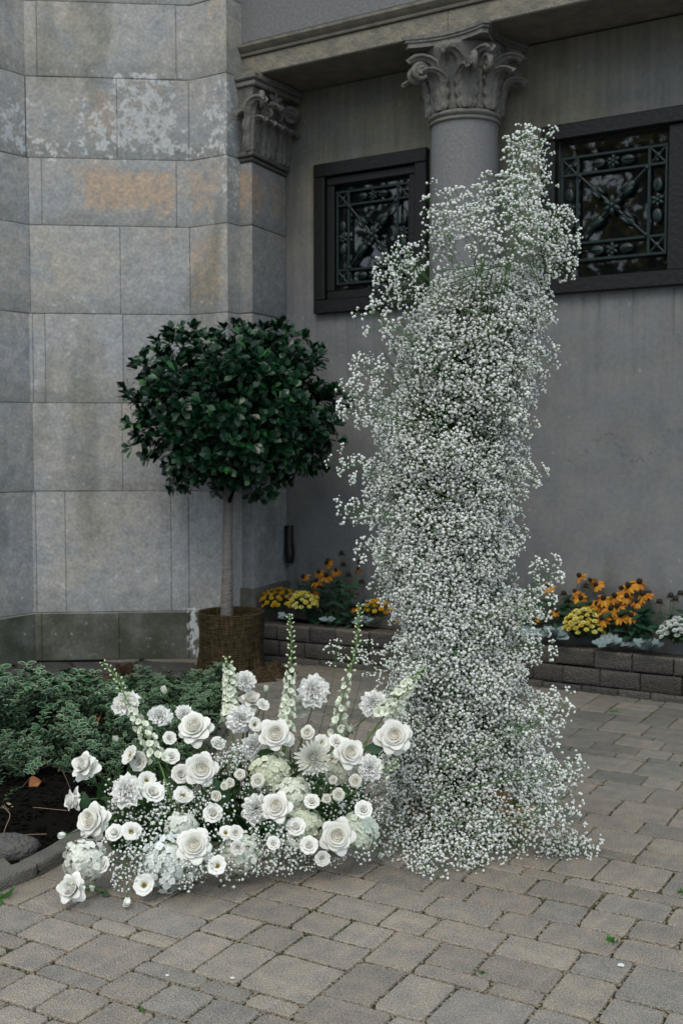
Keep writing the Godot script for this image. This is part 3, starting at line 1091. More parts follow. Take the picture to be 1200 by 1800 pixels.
func build_planter() -> void:
	var plan := Plan.new([Vector2(0.02, 0.455), Vector2(0.486, 0.372), Vector2(1.1, 0.285), Vector2(1.727, 0.20), Vector2(2.1, 0.172), Vector2(2.54, 0.165), Vector2(3.3, 0.165)])
	var t := thing("planter_wall", "low dark brown retaining wall of three courses of rough blocks along the building", "retaining wall", Vector3(1.5, 0, 0.25))
	wobj("wall_core", backing(plan, -0.05, 0.20, 0.022, 0.10).done(), M.soil, t)
	var tops := [[-0.06, 0.036], [0.036, 0.128], [0.128, 0.222]]
	var offs := [0.05, 0.16, 0.0]
	for k in 3:
		var s := 0.0
		var first := true
		while s < plan.total() - 0.02:
			var w: float = [0.145, 0.195, 0.165, 0.21][rng.randi() % 4]
			if first:
				w = 0.06 + offs[k]
				first = false
			var e := minf(s + w, plan.total())
			if plan.total() - e < 0.05:
				e = plan.total()
			var mb := stone(plan, s, e, tops[k][0], tops[k][1], 0.002, 0.012, 0.135 if k == 2 else 0.10, 0.005, 3.4, 1.0, rr(-0.004, 0.006) - k * 0.004)
			var tone := Vector3(0.175, 0.163, 0.148) * rr(0.8, 1.15)
			if k == 2 and e > 2.72 and s < 2.78:
				tone = Vector3(0.20, 0.135, 0.10)
			for n in mb.c.size():
				mb.c[n] = Color(tone.x, tone.y, tone.z) * 1.12
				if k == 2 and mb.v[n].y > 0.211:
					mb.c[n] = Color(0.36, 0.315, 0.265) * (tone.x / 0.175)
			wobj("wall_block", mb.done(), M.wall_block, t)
			s = e
	# the soil behind it
	var mb2 := MB.new()
	var pts := PackedVector3Array()
	var nu := 30
	for j in 4:
		for i in nu:
			var a := plan.spot(clampf(plan.total() * i / (nu - 1), 0.001, plan.total() - 0.001), 0.10)
			var z := lerpf(a.y, 0.001, j / 3.0)
			pts.append(Vector3(a.x, 0.19 + (rr(0, 0.02) if j in [1, 2] else 0.0), z))
	mb2.grid(pts, nu, 4)
	structure("border_soil", mb2.done(), M.soil, "dark soil filling the raised border along the wall")


# the planting bed's edge towards the paving, from the left out of the picture to the tree's pot
const EDGE := [Vector2(1.048, 3.470), Vector2(1.364, 3.501), Vector2(1.599, 3.598), Vector2(1.605, 3.476), Vector2(1.573, 3.315), Vector2(1.509, 3.101), Vector2(1.438, 2.837), Vector2(1.325, 2.466), Vector2(1.121, 2.011), Vector2(0.785, 1.495), Vector2(0.386, 1.069), Vector2(0.169, 0.950)]


func edge_path() -> PackedVector2Array:
	return PackedVector2Array(EDGE)


# the outline of bed and flagged strip: EDGE closed along the stone wall
func bed_outline() -> PackedVector2Array:
	var q := edge_path()
	q.append_array(PackedVector2Array([Vector2(0.041, 0.847), Vector2(-0.15, 0.62), Vector2(-0.3, 0.6), Vector2(-1.0, 1.2), Vector2(-1.05, 2.4), Vector2(-0.6, 3.9)]))
	return q


func build_ground() -> void:
	var mb := MB.new()
	mb.face([Vector3(-150, -0.03, 150), Vector3(150, -0.03, 150), Vector3(150, -0.03, -150), Vector3(-150, -0.03, -150)])
	structure("ground", mb.done(), M.far_paving, "sandy ground under the paving")
	mb = MB.new()
	mb.face([Vector3(-2.5, -0.0105, 6.5), Vector3(5.0, -0.0105, 6.5), Vector3(5.0, -0.0105, 0.0), Vector3(-2.5, -0.0105, 0.0)])
	var sand := structure("joint_sand", mb.done(), M.joint_sand, "brown sand and moss in the joints between the pavers")
	sand.set_meta("kind", "structure")
	build_pavers()
	build_flagstones()


# one tumbled concrete paver: rounded corners, worn arris
func paver_mesh(w: float, d: float, col: Color) -> ArrayMesh:
	var mb := MB.new()
	mb.col = col
	var hx := w / 2 - 0.0035
	var hz := d / 2 - 0.0035
	var out := PackedVector2Array()
	for k in 4:
		var cx: float = [1, -1, -1, 1][k]
		var cz: float = [1, 1, -1, -1][k]
		var r := rr(0.006, 0.02)
		for i in 3:
			var g := k * PI / 2 + PI / 4 * i
			out.append(Vector2(cx * (hx - r) + cos(g) * r, cz * (hz - r) + sin(g) * r) + Vector2(rr(-1, 1), rr(-1, 1)) * 0.0016)
	var n := out.size()
	var tilt := Vector2(rr(-1, 1), rr(-1, 1)) * 0.008
	var top := rr(-0.0015, 0.0015)
	var ring := func(shrink: float, y: float) -> int:
		var s := mb.v.size()
		for q in out:
			var l := q.length()
			var a: Vector2 = q * (1.0 - shrink / l)
			mb.p(Vector3(a.x, y + (top + a.dot(tilt) if y > -0.02 else 0.0), a.y))
		return s
	var r0: int = ring.call(0.0045, 0.0)
	var r1: int = ring.call(0.0014, -0.0012)
	var r2: int = ring.call(0.0, -0.008)
	var r3: int = ring.call(0.0, -0.029)
	var f0: int = ring.call(0.0045, 0.0)
	var c := mb.p(Vector3(0, top, 0))
	for i in n:
		var k := (i + 1) % n
		mb.tri(c, f0 + k, f0 + i)
		for q in [[r0, r1], [r1, r2], [r2, r3]]:
			mb.quad(q[0] + i, q[0] + k, q[1] + k, q[1] + i)
	return mb.done()


func build_pavers() -> void:
	var t := Node3D.new()
	t.name = "paving"
	add_child(t)
	t.set_meta("kind", "structure")
	t.set_meta("label", "worn brown and grey concrete pavers of mixed sizes laid in rows")
	var u := 0.0665
	var turn := Basis(Vector3.UP, deg_to_rad(3.2))
	var nx := 84
	var nz := 74
	var o := Vector3(-0.75, 0, 0.05)
	var taken := PackedByteArray()
	taken.resize(nx * nz)
	var sizes := [[3, 3], [3, 3], [3, 3], [3, 2], [3, 2], [2, 3], [2, 3], [2, 3], [2, 2], [2, 2], [4, 3], [2, 1], [3, 1]]
	var bed := bed_outline()
	var list := []
	for i in nx:
		for j in nz:
			if taken[i * nz + j]:
				continue
			var pick := []
			for tries in 14:
				var s: Array = sizes[rng.randi() % sizes.size()]
				if tries > 9:
					s = [[2, 2], [2, 1], [1, 2], [1, 1]][tries - 10]
				var ok: bool = i + s[0] <= nx and j + s[1] <= nz
				if ok:
					for a in s[0]:
						for b in s[1]:
							if taken[(i + a) * nz + j + b]:
								ok = false
				# no strip one unit wide may be left behind
				if ok and tries < 10 and i > 0 and j + s[1] < nz and j + s[1] + 1 < nz and not taken[i * nz + j + s[1]] and taken[i * nz + j + s[1] + 1]:
					ok = false
				if ok:
					pick = s
					break
			for a in pick[0]:
				for b in pick[1]:
					taken[(i + a) * nz + j + b] = 1
			var q := o + turn * Vector3((i + pick[0] / 2.0) * u, 0, (j + pick[1] / 2.0) * u)
			list.append([q, pick[0] * u, pick[1] * u])
	var seen := []
	var others := MB.new()
	var eye := Vector2(4.189, 5.735)
	for e in list:
		var q := Vector2(e[0].x, e[0].z)
		if Geometry2D.is_point_in_polygon(q, bed) or q.y < 0.12:
			continue
		var to := q - eye
		var ahead := to.dot(Vector2(-0.5505, -0.8348))
		var side := to.dot(Vector2(0.8348, -0.5505))
		if ahead > 2.2 and absf(side) < ahead * 0.32 + 0.1:
			seen.append([e[1] * e[2] / pow(ahead, 3), e])
		elif ahead > 1.6 and absf(side) < ahead * 0.7:
			others_add(others, e, turn)
	seen.sort_custom(func(a, b): return a[0] > b[0])
	for k in seen.size():
		var e: Array = seen[k][1]
		if k < 300:
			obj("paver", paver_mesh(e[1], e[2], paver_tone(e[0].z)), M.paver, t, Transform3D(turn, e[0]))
		else:
			others_add(others, e, turn)
	# sand, moss and crumbs that have gathered in the joints
	var bit := MB.new()
	bit.ball(Vector3.ZERO, Vector3(1, 0.5, 0.8), 6, 4)
	for i in bit.v.size():
		bit.v[i] *= rr(0.7, 1.2)
	var crumbs := [[], []]
	for k in mini(330, seen.size()):
		var e: Array = seen[k][1]
		for n in 44:
			var along := rr(-0.5, 0.5)
			var q := Vector3(along * e[1], 0, 0.5 * e[2]) if n % 2 else Vector3(0.5 * e[1], 0, along * e[2])
			q += Vector3(rr(-1, 1), 0, rr(-1, 1)) * 0.004
			q = e[0] + turn * q
			var s := rr(0.0012, 0.0042)
			var moss := sin(q.x * 5.1 + 1.7) * sin(q.z * 4.3) > 0.35
			crumbs[1 if moss and n % 3 else 0].append(Transform3D(Basis(Vector3.UP, rr(0, TAU)).scaled_local(Vector3(s * rr(1, 2.2), s, s)), q + Vector3(0, -0.004 + s * 0.4, 0)))
	many("joint_crumbs", bit.done(), mat("joint_crumb", lin(0.22, 0.185, 0.13), 0.95, 0.2), crumbs[0], t)
	many("joint_moss", bit.done(), mat("joint_moss", lin(0.075, 0.085, 0.03), 0.95, 0.2), crumbs[1], t)
	var rest := obj("paver_field", others.done(), M.paver, t)
	rest.set_meta("kind", "stuff")


# stones towards the building: mossy grey green tint, painted darker in place of shade
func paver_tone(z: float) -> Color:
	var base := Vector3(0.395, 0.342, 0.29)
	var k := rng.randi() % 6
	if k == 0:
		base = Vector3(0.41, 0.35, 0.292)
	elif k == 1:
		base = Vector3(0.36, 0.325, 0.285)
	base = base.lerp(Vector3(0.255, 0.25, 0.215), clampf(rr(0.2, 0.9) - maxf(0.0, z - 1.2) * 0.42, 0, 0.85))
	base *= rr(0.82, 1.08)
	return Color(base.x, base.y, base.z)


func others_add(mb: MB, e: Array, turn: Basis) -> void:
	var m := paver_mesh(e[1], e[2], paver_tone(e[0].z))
	var a := m.surface_get_arrays(0)
	var s := mb.v.size()
	var x := Transform3D(turn, e[0])
	for q in a[Mesh.ARRAY_VERTEX]:
		mb.v.append(x * q)
	mb.c.append_array(a[Mesh.ARRAY_COLOR])
	mb.uv.append_array(a[Mesh.ARRAY_TEX_UV])
	for i in a[Mesh.ARRAY_INDEX]:
		mb.ix.append(i + s)


func build_flagstones() -> void:
	var t := Node3D.new()
	t.name = "flagged_strip"
	add_child(t)
	t.set_meta("kind", "structure")
	t.set_meta("label", "uneven dark flagstones between the stone wall and the planting bed")
	var slabs := [
		[Vector2(-1.276, 1.560), Vector2(-1.041, 1.305), Vector2(-0.529, 1.587), Vector2(-0.237, 1.954), Vector2(-0.371, 2.257)],
		[Vector2(-1.043, 1.286), Vector2(-0.789, 1.098), Vector2(-0.408, 1.330), Vector2(-0.144, 1.741), Vector2(-0.508, 1.590)],
		[Vector2(-0.778, 1.091), Vector2(-0.480, 0.874), Vector2(-0.178, 1.123), Vector2(0.050, 1.614), Vector2(-0.117, 1.755), Vector2(-0.389, 1.335)],
		[Vector2(-0.469, 0.867), Vector2(-0.162, 0.684), Vector2(0.116, 0.984), Vector2(0.289, 1.409), Vector2(0.074, 1.614), Vector2(-0.157, 1.127)],
		[Vector2(-0.162, 0.664), Vector2(0.047, 0.547), Vector2(0.359, 0.913), Vector2(0.378, 1.191), Vector2(0.299, 1.403), Vector2(0.134, 0.991)],
	]
	for s in slabs:
		var c := Vector2.ZERO
		for q in s:
			c += q / s.size()
		var mb := MB.new()
		var k := rr(0.75, 1.1)
		mb.col = Color(0.115 * k, 0.115 * k, 0.112 * k)
		var out := PackedVector2Array()
		for i in s.size():
			var a: Vector2 = s[i]
			var b: Vector2 = s[(i + 1) % s.size()]
			for e in 4:
				out.append(a.lerp(b, e / 4.0) * 0.99 + c * 0.01 + Vector2(rr(-1, 1), rr(-1, 1)) * 0.008)
		if not Geometry2D.is_polygon_clockwise(out):
			out.reverse()
		var n := out.size()
		var r0 := mb.v.size()
		for q in out:
			var a := q.lerp(c, 0.06)
			mb.p(Vector3(a.x, 0.008 + rr(-0.002, 0.002), a.y))
		for q in out:
			mb.p(Vector3(q.x, -0.002, q.y))
		for q in out:
			mb.p(Vector3(q.x, -0.025, q.y))
		var m := mb.p(Vector3(c.x, 0.010, c.y))
		for i in n:
			var e := (i + 1) % n
			mb.tri(m, r0 + i, r0 + e)
			mb.quad(r0 + e, r0 + i, r0 + n + i, r0 + n + e)
			mb.quad(r0 + n + e, r0 + n + i, r0 + 2 * n + i, r0 + 2 * n + e)
		obj("flagstone", mb.done(), M.flagstone, t)


# a leaf in the x-y plane from the origin along y, unit length, folded about its rib, tip bent by droop
func leaf_into(mb: MB, x: Transform3D, wide: float, droop: float, col: Color, fold := 0.18, blunt := 0.5) -> void:
	mb.xf = x
	mb.col = col
	var s := mb.v.size()
	var n := 5
	for j in n:
		var v := float(j) / (n - 1)
		var w := wide * 0.5 * pow(sin(PI * clampf(pow(v, blunt * 1.4 + 0.3), 0.03, 0.985)), 0.8)
		var y := v * (1.0 - 0.12 * absf(droop) * v)
		var z := -droop * v * v
		mb.p(Vector3(-w, y, z + fold * w))
		mb.p(Vector3(0, y, z))
		mb.p(Vector3(w, y, z + fold * w))
	for j in n - 1:
		var a := s + j * 3
		mb.quad(a, a + 1, a + 4, a + 3)
		mb.quad(a + 1, a + 2, a + 5, a + 4)
	mb.xf = Transform3D()


func solid_wall(q: Vector3, d: float) -> bool:
	if q.x < -0.012:
		if q.x > -0.275:
			return q.z < 0.565 + d
		return q.z < 0.565 + (-0.275 - q.x) * 0.79 + d * 1.3
	if q.x < 0.075:
		return q.z < 0.44 + d
	return q.z < 0.02 + d


func build_topiary() -> void:
	var o := Vector3(0.200, 0.000, 0.800)
	# the wrapped pot
	var pot := thing("burlap_pot", "round plant pot wrapped in loose brown burlap under the clipped tree", "plant pot", o)
	var n := noise(301, 1.6, 3)
	var wob := func(g: float, y: float) -> float:
		var foot := pow(clampf(1.0 - y / 0.16, 0, 1), 1.5)
		return 1.0 + 0.05 * n.get_noise_2d(cos(g) * 1.4 + y, sin(g) * 1.4) + foot * (0.10 + 0.09 * sin(g * 5.0 + 1.0) + 0.10 * sin(g * 9.0))
	var mb := MB.new()
	var prof := PackedVector2Array()
	for k in 13:
		var y := 0.345 * k / 12.0
		prof.append(Vector2(0.172 + 0.012 * k / 12.0, y))
	prof.append(Vector2(0.180, 0.352))
	prof.append(Vector2(0.172, 0.345))
	prof.append(Vector2(0.165, 0.30))
	mb.lathe(prof, 56, wob)
	obj("burlap_wrap", mb.done(), M.burlap, pot)
	mb = MB.new()
	mb.lathe(PackedVector2Array([Vector2(0.172, 0.302), Vector2(0.08, 0.31), Vector2(0.0, 0.312)]), 24)
	obj("potting_soil", mb.done(), M.soil, pot)
	# loose folds of sacking on the ground to the right
	for f in [[0.20, 0.05, 0.16, 0.4], [0.15, 0.13, 0.13, -0.5], [0.235, -0.02, 0.12, 1.0]]:
		mb = MB.new()
		var pts := PackedVector3Array()
		for j in 7:
			for i in 9:
				var u := i / 8.0 * 2.0 - 1.0
				var v := j / 6.0 * 2.0 - 1.0
				var h := 0.055 * maxf(0.0, 1.0 - u * u) * maxf(0.0, 1.0 - v * v) * (1.0 + 0.5 * sin(u * 7 + f[3]))
				pts.append(Basis(Vector3.UP, f[3]) * Vector3(u * f[2], h - 0.004, -v * f[2] * 0.55))
		mb.grid(pts, 9, 7)
		obj("burlap_fold", mb.done(), M.burlap, pot, Transform3D(Basis(), ASIDE * f[0] + TOWARD * f[1] + Vector3(0, 0.004, 0)))
	# the tree
	var tree := thing("clipped_tree", "clipped evergreen standard tree with a round dark glossy crown on a bare trunk", "tree", o + Vector3(0, 0.31, 0))
	mb = MB.new()
	mb.tube(PackedVector3Array([Vector3(-0.035, 0, 0), Vector3(-0.03, 0.22, 0.0), Vector3(-0.022, 0.45, 0.008), Vector3(-0.018, 0.68, 0.0), Vector3(0.01, 0.9, 0.02), Vector3(0.02, 1.2, 0.03)]), PackedFloat32Array([0.036, 0.031, 0.028, 0.027, 0.024, 0.011]), 12)
	obj("trunk", mb.done(), M.bark, tree)
	var crown := Vector3(0.235, 1.465, 0.820)
	var shoots := []
	var rad := Vector3(0.505, 0.42, 0.37)
	var limbs := MB.new()
	limbs.col = Color(0.16, 0.10, 0.06)
	var side := ASIDE
	var shape := noise(305, 1.3, 2)
	for k in 1100:
		var y := rr(-0.98, 1.0)
		var g := rr(0, TAU)
		var f := sqrt(1 - y * y)
		var d := Vector3(cos(g) * f, y, sin(g) * f)
		# a blocky, uneven round: flattish top, wide shoulders, undercut below
		var bulge := 1.0 + 0.24 * shape.get_noise_3d(d.x * 1.2, d.y * 1.2, d.z * 1.2) + 0.10 * absf(d.x * d.y) * 2.0 * 0.6
		if y < -0.4:
			bulge *= 0.96
		var deep := rr(0.5, 1.0) if k % 2 else rr(0.84, 1.12)
		var q: Vector3 = crown + (side * d.x * rad.x + Vector3.UP * d.y * rad.y + TOWARD * d.z * rad.z) * bulge * deep
		if solid_wall(q, 0.03):
			continue
		var face := (side * d.x / rad.x + Vector3.UP * (d.y / rad.y + 0.9) + TOWARD * (d.z / rad.z + 0.5)).normalized()
		shoots.append([q, face, deep])
	var a_stray := [Vector3(-0.209, 1.393, 1.149), Vector3(-0.102, 1.815, 1.018), Vector3(0.004, 1.715, 1.068), Vector3(-0.121, 1.516, 1.151), Vector3(-0.117, 1.222, 1.088), Vector3(0.699, 1.562, 0.610), Vector3(0.750, 1.300, 0.576), Vector3(0.005, 1.868, 1.067), Vector3(0.596, 1.837, 0.678)]
	for q in a_stray:
		shoots.append([q, (q - crown).normalized() + Vector3(0, 0.4, 0), 1.3])
		limbs.tube(PackedVector3Array([q - tree.position, q - tree.position - (q - crown) * 0.3 + Vector3(0, -0.01, 0)]), PackedFloat32Array([0.003, 0.004]), 4)
	for k in 16:
		var e: Array = shoots[k * 17]
		var q: Vector3 = e[0] - tree.position
		limbs.tube(PackedVector3Array([Vector3(-0.015, rr(0.62, 0.95), 0.005), q * 0.5 + Vector3(0, 0.36, 0), q]), PackedFloat32Array([0.012, 0.007, 0.003]), 5)
	for y in [0.70, 0.74, 0.66]:
		var g := rr(0, TAU)
		limbs.tube(PackedVector3Array([Vector3(-0.018, y, 0), Vector3(-0.018 + cos(g) * 0.1, y + 0.07, sin(g) * 0.05), Vector3(cos(g) * 0.22, y + 0.2, sin(g) * 0.1)]), PackedFloat32Array([0.010, 0.007, 0.004]), 5)
	obj("limb", limbs.done(), M.old_wood, tree)
	var kinds := []
	for c in [Color(0.005, 0.030, 0.013), Color(0.009, 0.044, 0.017), Color(0.004, 0.022, 0.011), Color(0.016, 0.070, 0.026), Color(0.035, 0.115, 0.035)]:
		mb = MB.new()
		leaf_into(mb, Transform3D(), 0.58, 0.14, c, 0.22, 1.15)
		kinds.append(mb.done())
	var leaves := []
	for e in shoots:
		var face: Vector3 = e[1]
		for k in 9:
			var d := (face * rr(0.15, 1.1) + Vector3(rr(-1, 1), rr(-0.8, 1), rr(-1, 1)) * 0.75).normalized()
			var b := aim(d)
			# the blade looks outward and up
			var z := (face + Vector3(0, 0.35, 0)).normalized()
			z = (z - d * z.dot(d)).normalized()
			b = Basis(d.cross(z), d, z).scaled_local(Vector3.ONE * rr(0.045, 0.068))
			var q: Vector3 = e[0] + d * 0.012
			if solid_wall(q + d * 0.05, 0.0):
				continue
			leaves.append([q.dot(TOWARD) + rr(0, 0.12) + e[2] * 0.1, Transform3D(b, q - tree.position), (4 if rng.randf() < 0.06 and e[2] > 0.9 else (rng.randi() % 4 if rng.randf() < 0.55 else 0))])
	leaves.sort_custom(func(a, b): return a[0] > b[0])
	var cr := obj("crown", kinds[0], M.glossy_leaf, tree, leaves[0][1])
	var inv: Transform3D = leaves[0][1].affine_inverse()
	for k in range(1, 300):
		obj("leaf", kinds[leaves[k][2]], M.glossy_leaf, cr, inv * leaves[k][1])
	var inner := MB.new()
	for k in range(300, leaves.size()):
		var a: Array = kinds[leaves[k][2]].surface_get_arrays(0)
		var s := inner.v.size()
		var x: Transform3D = leaves[k][1]
		for q in a[Mesh.ARRAY_VERTEX]:
			inner.v.append(x * q)
		inner.c.append_array(a[Mesh.ARRAY_COLOR])
		inner.uv.append_array(a[Mesh.ARRAY_TEX_UV])
		for i in a[Mesh.ARRAY_INDEX]:
			inner.ix.append(i + s)
	var deep := obj("inner_foliage", inner.done(), M.glossy_leaf, tree)
	deep.set_meta("kind", "stuff")


# ---- the planting bed on the left

func bed_spot(a: float, t: float) -> Vector3:
	var q := edge_path()
	var f := a * (q.size() - 1)
	var k := mini(int(f), q.size() - 2)
	var e := q[k].lerp(q[k + 1], f - k)
	var b: Vector2 = Vector2(-0.414, 2.447).lerp(Vector2(0.350, 1.143), pow(a, 0.8))
	var r := e.lerp(b, t)
	return Vector3(r.x, 0, r.y)


func build_bed() -> void:
	var hump := noise(401, 2.2, 3)
	var high := func(q: Vector3, t: float) -> float:
		return 0.012 + 0.05 * smoothstep(0.0, 0.25, t) * (1.0 - smoothstep(0.8, 1.0, t)) + 0.02 * hump.get_noise_2d(q.x, q.z) * smoothstep(0, 0.2, t)
	var mb := MB.new()
	var pts := PackedVector3Array()
	for j in 24:
		for i in 40:
			var q := bed_spot(i / 39.0, j / 23.0)
			q.y = high.call(q, j / 23.0)
			pts.append(q)
	mb.grid(pts, 40, 24)
	structure("planting_soil", mb.done(), M.soil, "dark mulched soil of the planting bed")
	# its kerb of weathered concrete pieces
	var plan := Plan.new(Array(edge_path()))
	var kerb := thing("kerb", "curved kerb of weathered grey concrete pieces edging the planting bed", "kerb", Vector3(1.5, 0, 3.0))
	var s := 0.0
	while s < plan.total() - 0.05:
		var e := minf(s + rr(0.34, 0.46), plan.total())
		var m := stone(plan, s, e, -0.02, 0.040, 0.003, 0.006, 0.065, 0.003, 4.0, 1.0)
		var k := rr(0.9, 1.05)
		for n in m.c.size():
			m.c[n] = Color(0.20 * k, 0.185 * k, 0.16 * k)
		wobj("kerb_piece", m.done(), M.paver, kerb)
		s = e
	# variegated trailing periwinkle
	var shootm := []
	for v in 4:
		var sm := MB.new()
		var path := PackedVector3Array()
		var rad := PackedFloat32Array()
		for k in 9:
			var u := k / 8.0
			path.append(Vector3(0.02 * sin(u * 4 + v), 0.15 * sin(u * 1.5), 0.12 * (1.0 - cos(u * 1.7))))
			rad.append(0.0016 * (1.1 - u * 0.5))
		sm.col = Color(0.06, 0.09, 0.03)
		sm.tube(path, rad, 3, false)
		for k in range(1, 9):
			for sd in [-1.0, 1.0]:
				var d := (path[k] - path[k - 1]).normalized()
				var out := (Vector3(sd * cos(k * 1.57 + 0.4), 0.25, sd * sin(k * 1.57 + 0.4)) + d * 0.5).normalized()
				var z := (Vector3(0, 1, 0.1) - out * out.y).normalized()
				var ln := rr(0.038, 0.058)
				variegated(sm, Transform3D(Basis(out.cross(z), out, z).scaled_local(Vector3.ONE * ln), path[k] + out * 0.003))
		shootm.append(sm.done())
	var placed := [[], [], [], []]
	var n := 0
	while n < 1000:
		var a := rr(0.0, 1.0)
		var t := rr(0.02, 0.99)
		var edge := 0.36 - 0.42 * smoothstep(0.30, 0.62, a) + 0.08 * hump.get_noise_2d(a * 6, 3)
		if t < edge and rng.randf() > 0.035:
			continue
		if a > 0.70 + 0.22 * (1.0 - t):
			continue
		var q := bed_spot(a, t)
		var k := 0.75 + 0.5 * hump.get_noise_2d(q.x * 1.3 + 9, q.z * 1.3)
		k *= 1.0 - 0.3 * smoothstep(0.55, 0.85, a)
		# a taller mound on the left
		k += 1.1 * exp(-(Vector2(q.x, q.z) - Vector2(0.337, 2.417)).length_squared() / 0.10)
		q.y = high.call(q, t) + rr(0.0, 0.055) * k - 0.01
		placed[n % 4].append(Transform3D(Basis(Vector3.UP, rr(0, TAU)) * Basis(Vector3.RIGHT, rr(-0.7, 0.7)).scaled_local(Vector3.ONE * clampf(k, 0.75, 1.3) * rr(0.5, 0.72)), q))
		n += 1
	var all := MB.new()
	for v in 4:
		var arr: Array = shootm[v].surface_get_arrays(0)
		for x in placed[v]:
			var f := all.v.size()
			for q in arr[Mesh.ARRAY_VERTEX]:
				all.v.append(x * q)
			all.c.append_array(arr[Mesh.ARRAY_COLOR])
			all.uv.append_array(arr[Mesh.ARRAY_TEX_UV])
			for i in arr[Mesh.ARRAY_INDEX]:
				all.ix.append(i + f)
	stuff(obj("ground_cover", all.done(), M.leafy), "trailing periwinkle with white edged green leaves covering the bed", "ground cover")
	# mulch chips
	var chip := MB.new()
	chip.box(Vector3(-0.013, -0.003, -0.004), Vector3(0.013, 0.003, 0.004), 0.0015)
	var spots := []
	for k in 1500:
		var a := rr(0.0, 0.75)
		var t := rr(0.02, 0.7)
		var q := bed_spot(a, t)
		q.y = high.call(q, t) + 0.004
		spots.append(Transform3D(Basis.from_euler(Vector3(rr(-0.5, 0.5), rr(0, TAU), rr(-0.5, 0.5))).scaled_local(Vector3(rr(0.5, 1.6), 1, rr(0.6, 1.5))), q))
	var mulch := many("mulch", chip.done(), M.soil, spots, self)
	stuff(mulch, "fine dark bark mulch scattered on the bed", "mulch")
	# stump
	var so := bed_spot(0.70, 0.93)
	so = Vector3(0.005, 0.000, 1.437)
	var stump := thing("tree_stump", "small rotten brown tree stump sticking out of the periwinkle", "stump", so)
	for k in 9:
		mb = MB.new()
		mb.col = Color(1, 1, 1) * rr(0.7, 1.2)
		var g := TAU * k / 9
		var c := Vector3(cos(g), 0, sin(g)) * rr(0.025, 0.045)
		var h := rr(0.07, 0.16)
		mb.tube(PackedVector3Array([c * 1.1, c + Vector3(0, h * 0.6, 0), c * rr(0.8, 1.1) + Vector3(0, h, 0)]), PackedFloat32Array([0.030, 0.026, 0.010]), 5)
		obj("splinter", mb.done(), M.old_wood, stump)
	var log2 := thing("rotten_log", "piece of crumbling brown log lying left of the stump", "log", Vector3(-0.003, 0.000, 1.602))
	mb = MB.new()
	mb.tube(PackedVector3Array([-ASIDE * 0.11 + Vector3(0, 0.05, 0), Vector3(0, 0.062, 0), ASIDE * 0.1 + Vector3(0, 0.055, 0)]), PackedFloat32Array([0.04, 0.05, 0.038]), 9)
	for i in mb.v.size():
		mb.v[i] += Vector3(rr(-1, 1), rr(-1, 1), rr(-1, 1)) * 0.009
	obj("log_body", mb.done(), M.old_wood, log2)
	# field stone on the soil by the kerb
	var ro := Vector3(1.422, 0.000, 3.432)
	var rock := MB.new()
	rock.ball(Vector3.ZERO, Vector3(0.105, 0.048, 0.07), 12, 8)
	for i in rock.v.size():
		var d := rock.v[i].normalized()
		var k := 1.0 + 0.25 * hump.get_noise_3d(d.x * 0.6, d.y * 0.6, d.z * 0.6)
		rock.v[i] = rock.v[i] * k
		rock.v[i].y = minf(rock.v[i].y, 0.034)
	var rk := obj("field_stone", rock.done(), M.rock, null, Transform3D(Basis(Vector3.UP, 0.9), ro + Vector3(0, 0.04, 0)))
	tag(rk, "flat grey field stone lying on the soil behind the kerb", "stone")
	# dead leaves and trailing dry stems
	var dead := [
		["curled brown dead leaf nearest the lower white rose stems", Vector3(1.066, 0.000, 2.983), 0.075, 0.3, Color(0.28, 0.12, 0.05)],
		["long orange brown dead leaf among the periwinkle at the left edge", Vector3(0.762, 0.000, 2.837), 0.06, 1.2, Color(0.33, 0.15, 0.06)],
		["pale tan dead leaf right of the orange one in the periwinkle", Vector3(0.842, 0.000, 2.767), 0.06, 2.4, Color(0.42, 0.25, 0.14)],
		["small buff dead leaf lying alone on the dark soil", Vector3(1.196, 0.000, 3.139), 0.028, 0.2, Color(0.5, 0.42, 0.32)],
		["dry cream leaf curled beside the twigs at the left edge", Vector3(1.184, 0.000, 3.216), 0.05, 2.0, Color(0.42, 0.33, 0.23)],
		["rusty dead leaf caught high in the periwinkle", Vector3(0.735, 0.130, 2.357), 0.06, 4.0, Color(0.22, 0.09, 0.04)],
		["tan dead leaf on top of the left periwinkle mound", Vector3(0.369, 0.160, 2.313), 0.045, 5.0, Color(0.4, 0.26, 0.15)],
	]
	for d in dead:
		mb = MB.new()
		var q := PackedVector3Array()
		var bk := PackedVector3Array()
		for j in 7:
			var v := j / 6.0
			var w := 0.26 * sin(PI * clampf(v, 0.04, 0.96)) + 0.02
			for i in 5:
				var u := i / 4.0 * 2 - 1
				var p := Vector3(u * w, 0.28 * u * u * w / 0.26 + 0.12 * sin(v * 5.0) + 0.03, v - 0.5) * float(d[2]) * 1.25
				q.append(p)
				bk.append(p - Vector3(0, 0.0008, 0))
		mb.col = d[4]
		mb.slab(q, bk, 5, 7)
		var w: Vector3 = d[1]
		tag(obj("dead_leaf", mb.done(), M.leafy, null, Transform3D(Basis(Vector3.UP, d[3]), Vector3(w.x, maxf(w.y, 0.055), w.z))), d[0], "dead leaf")
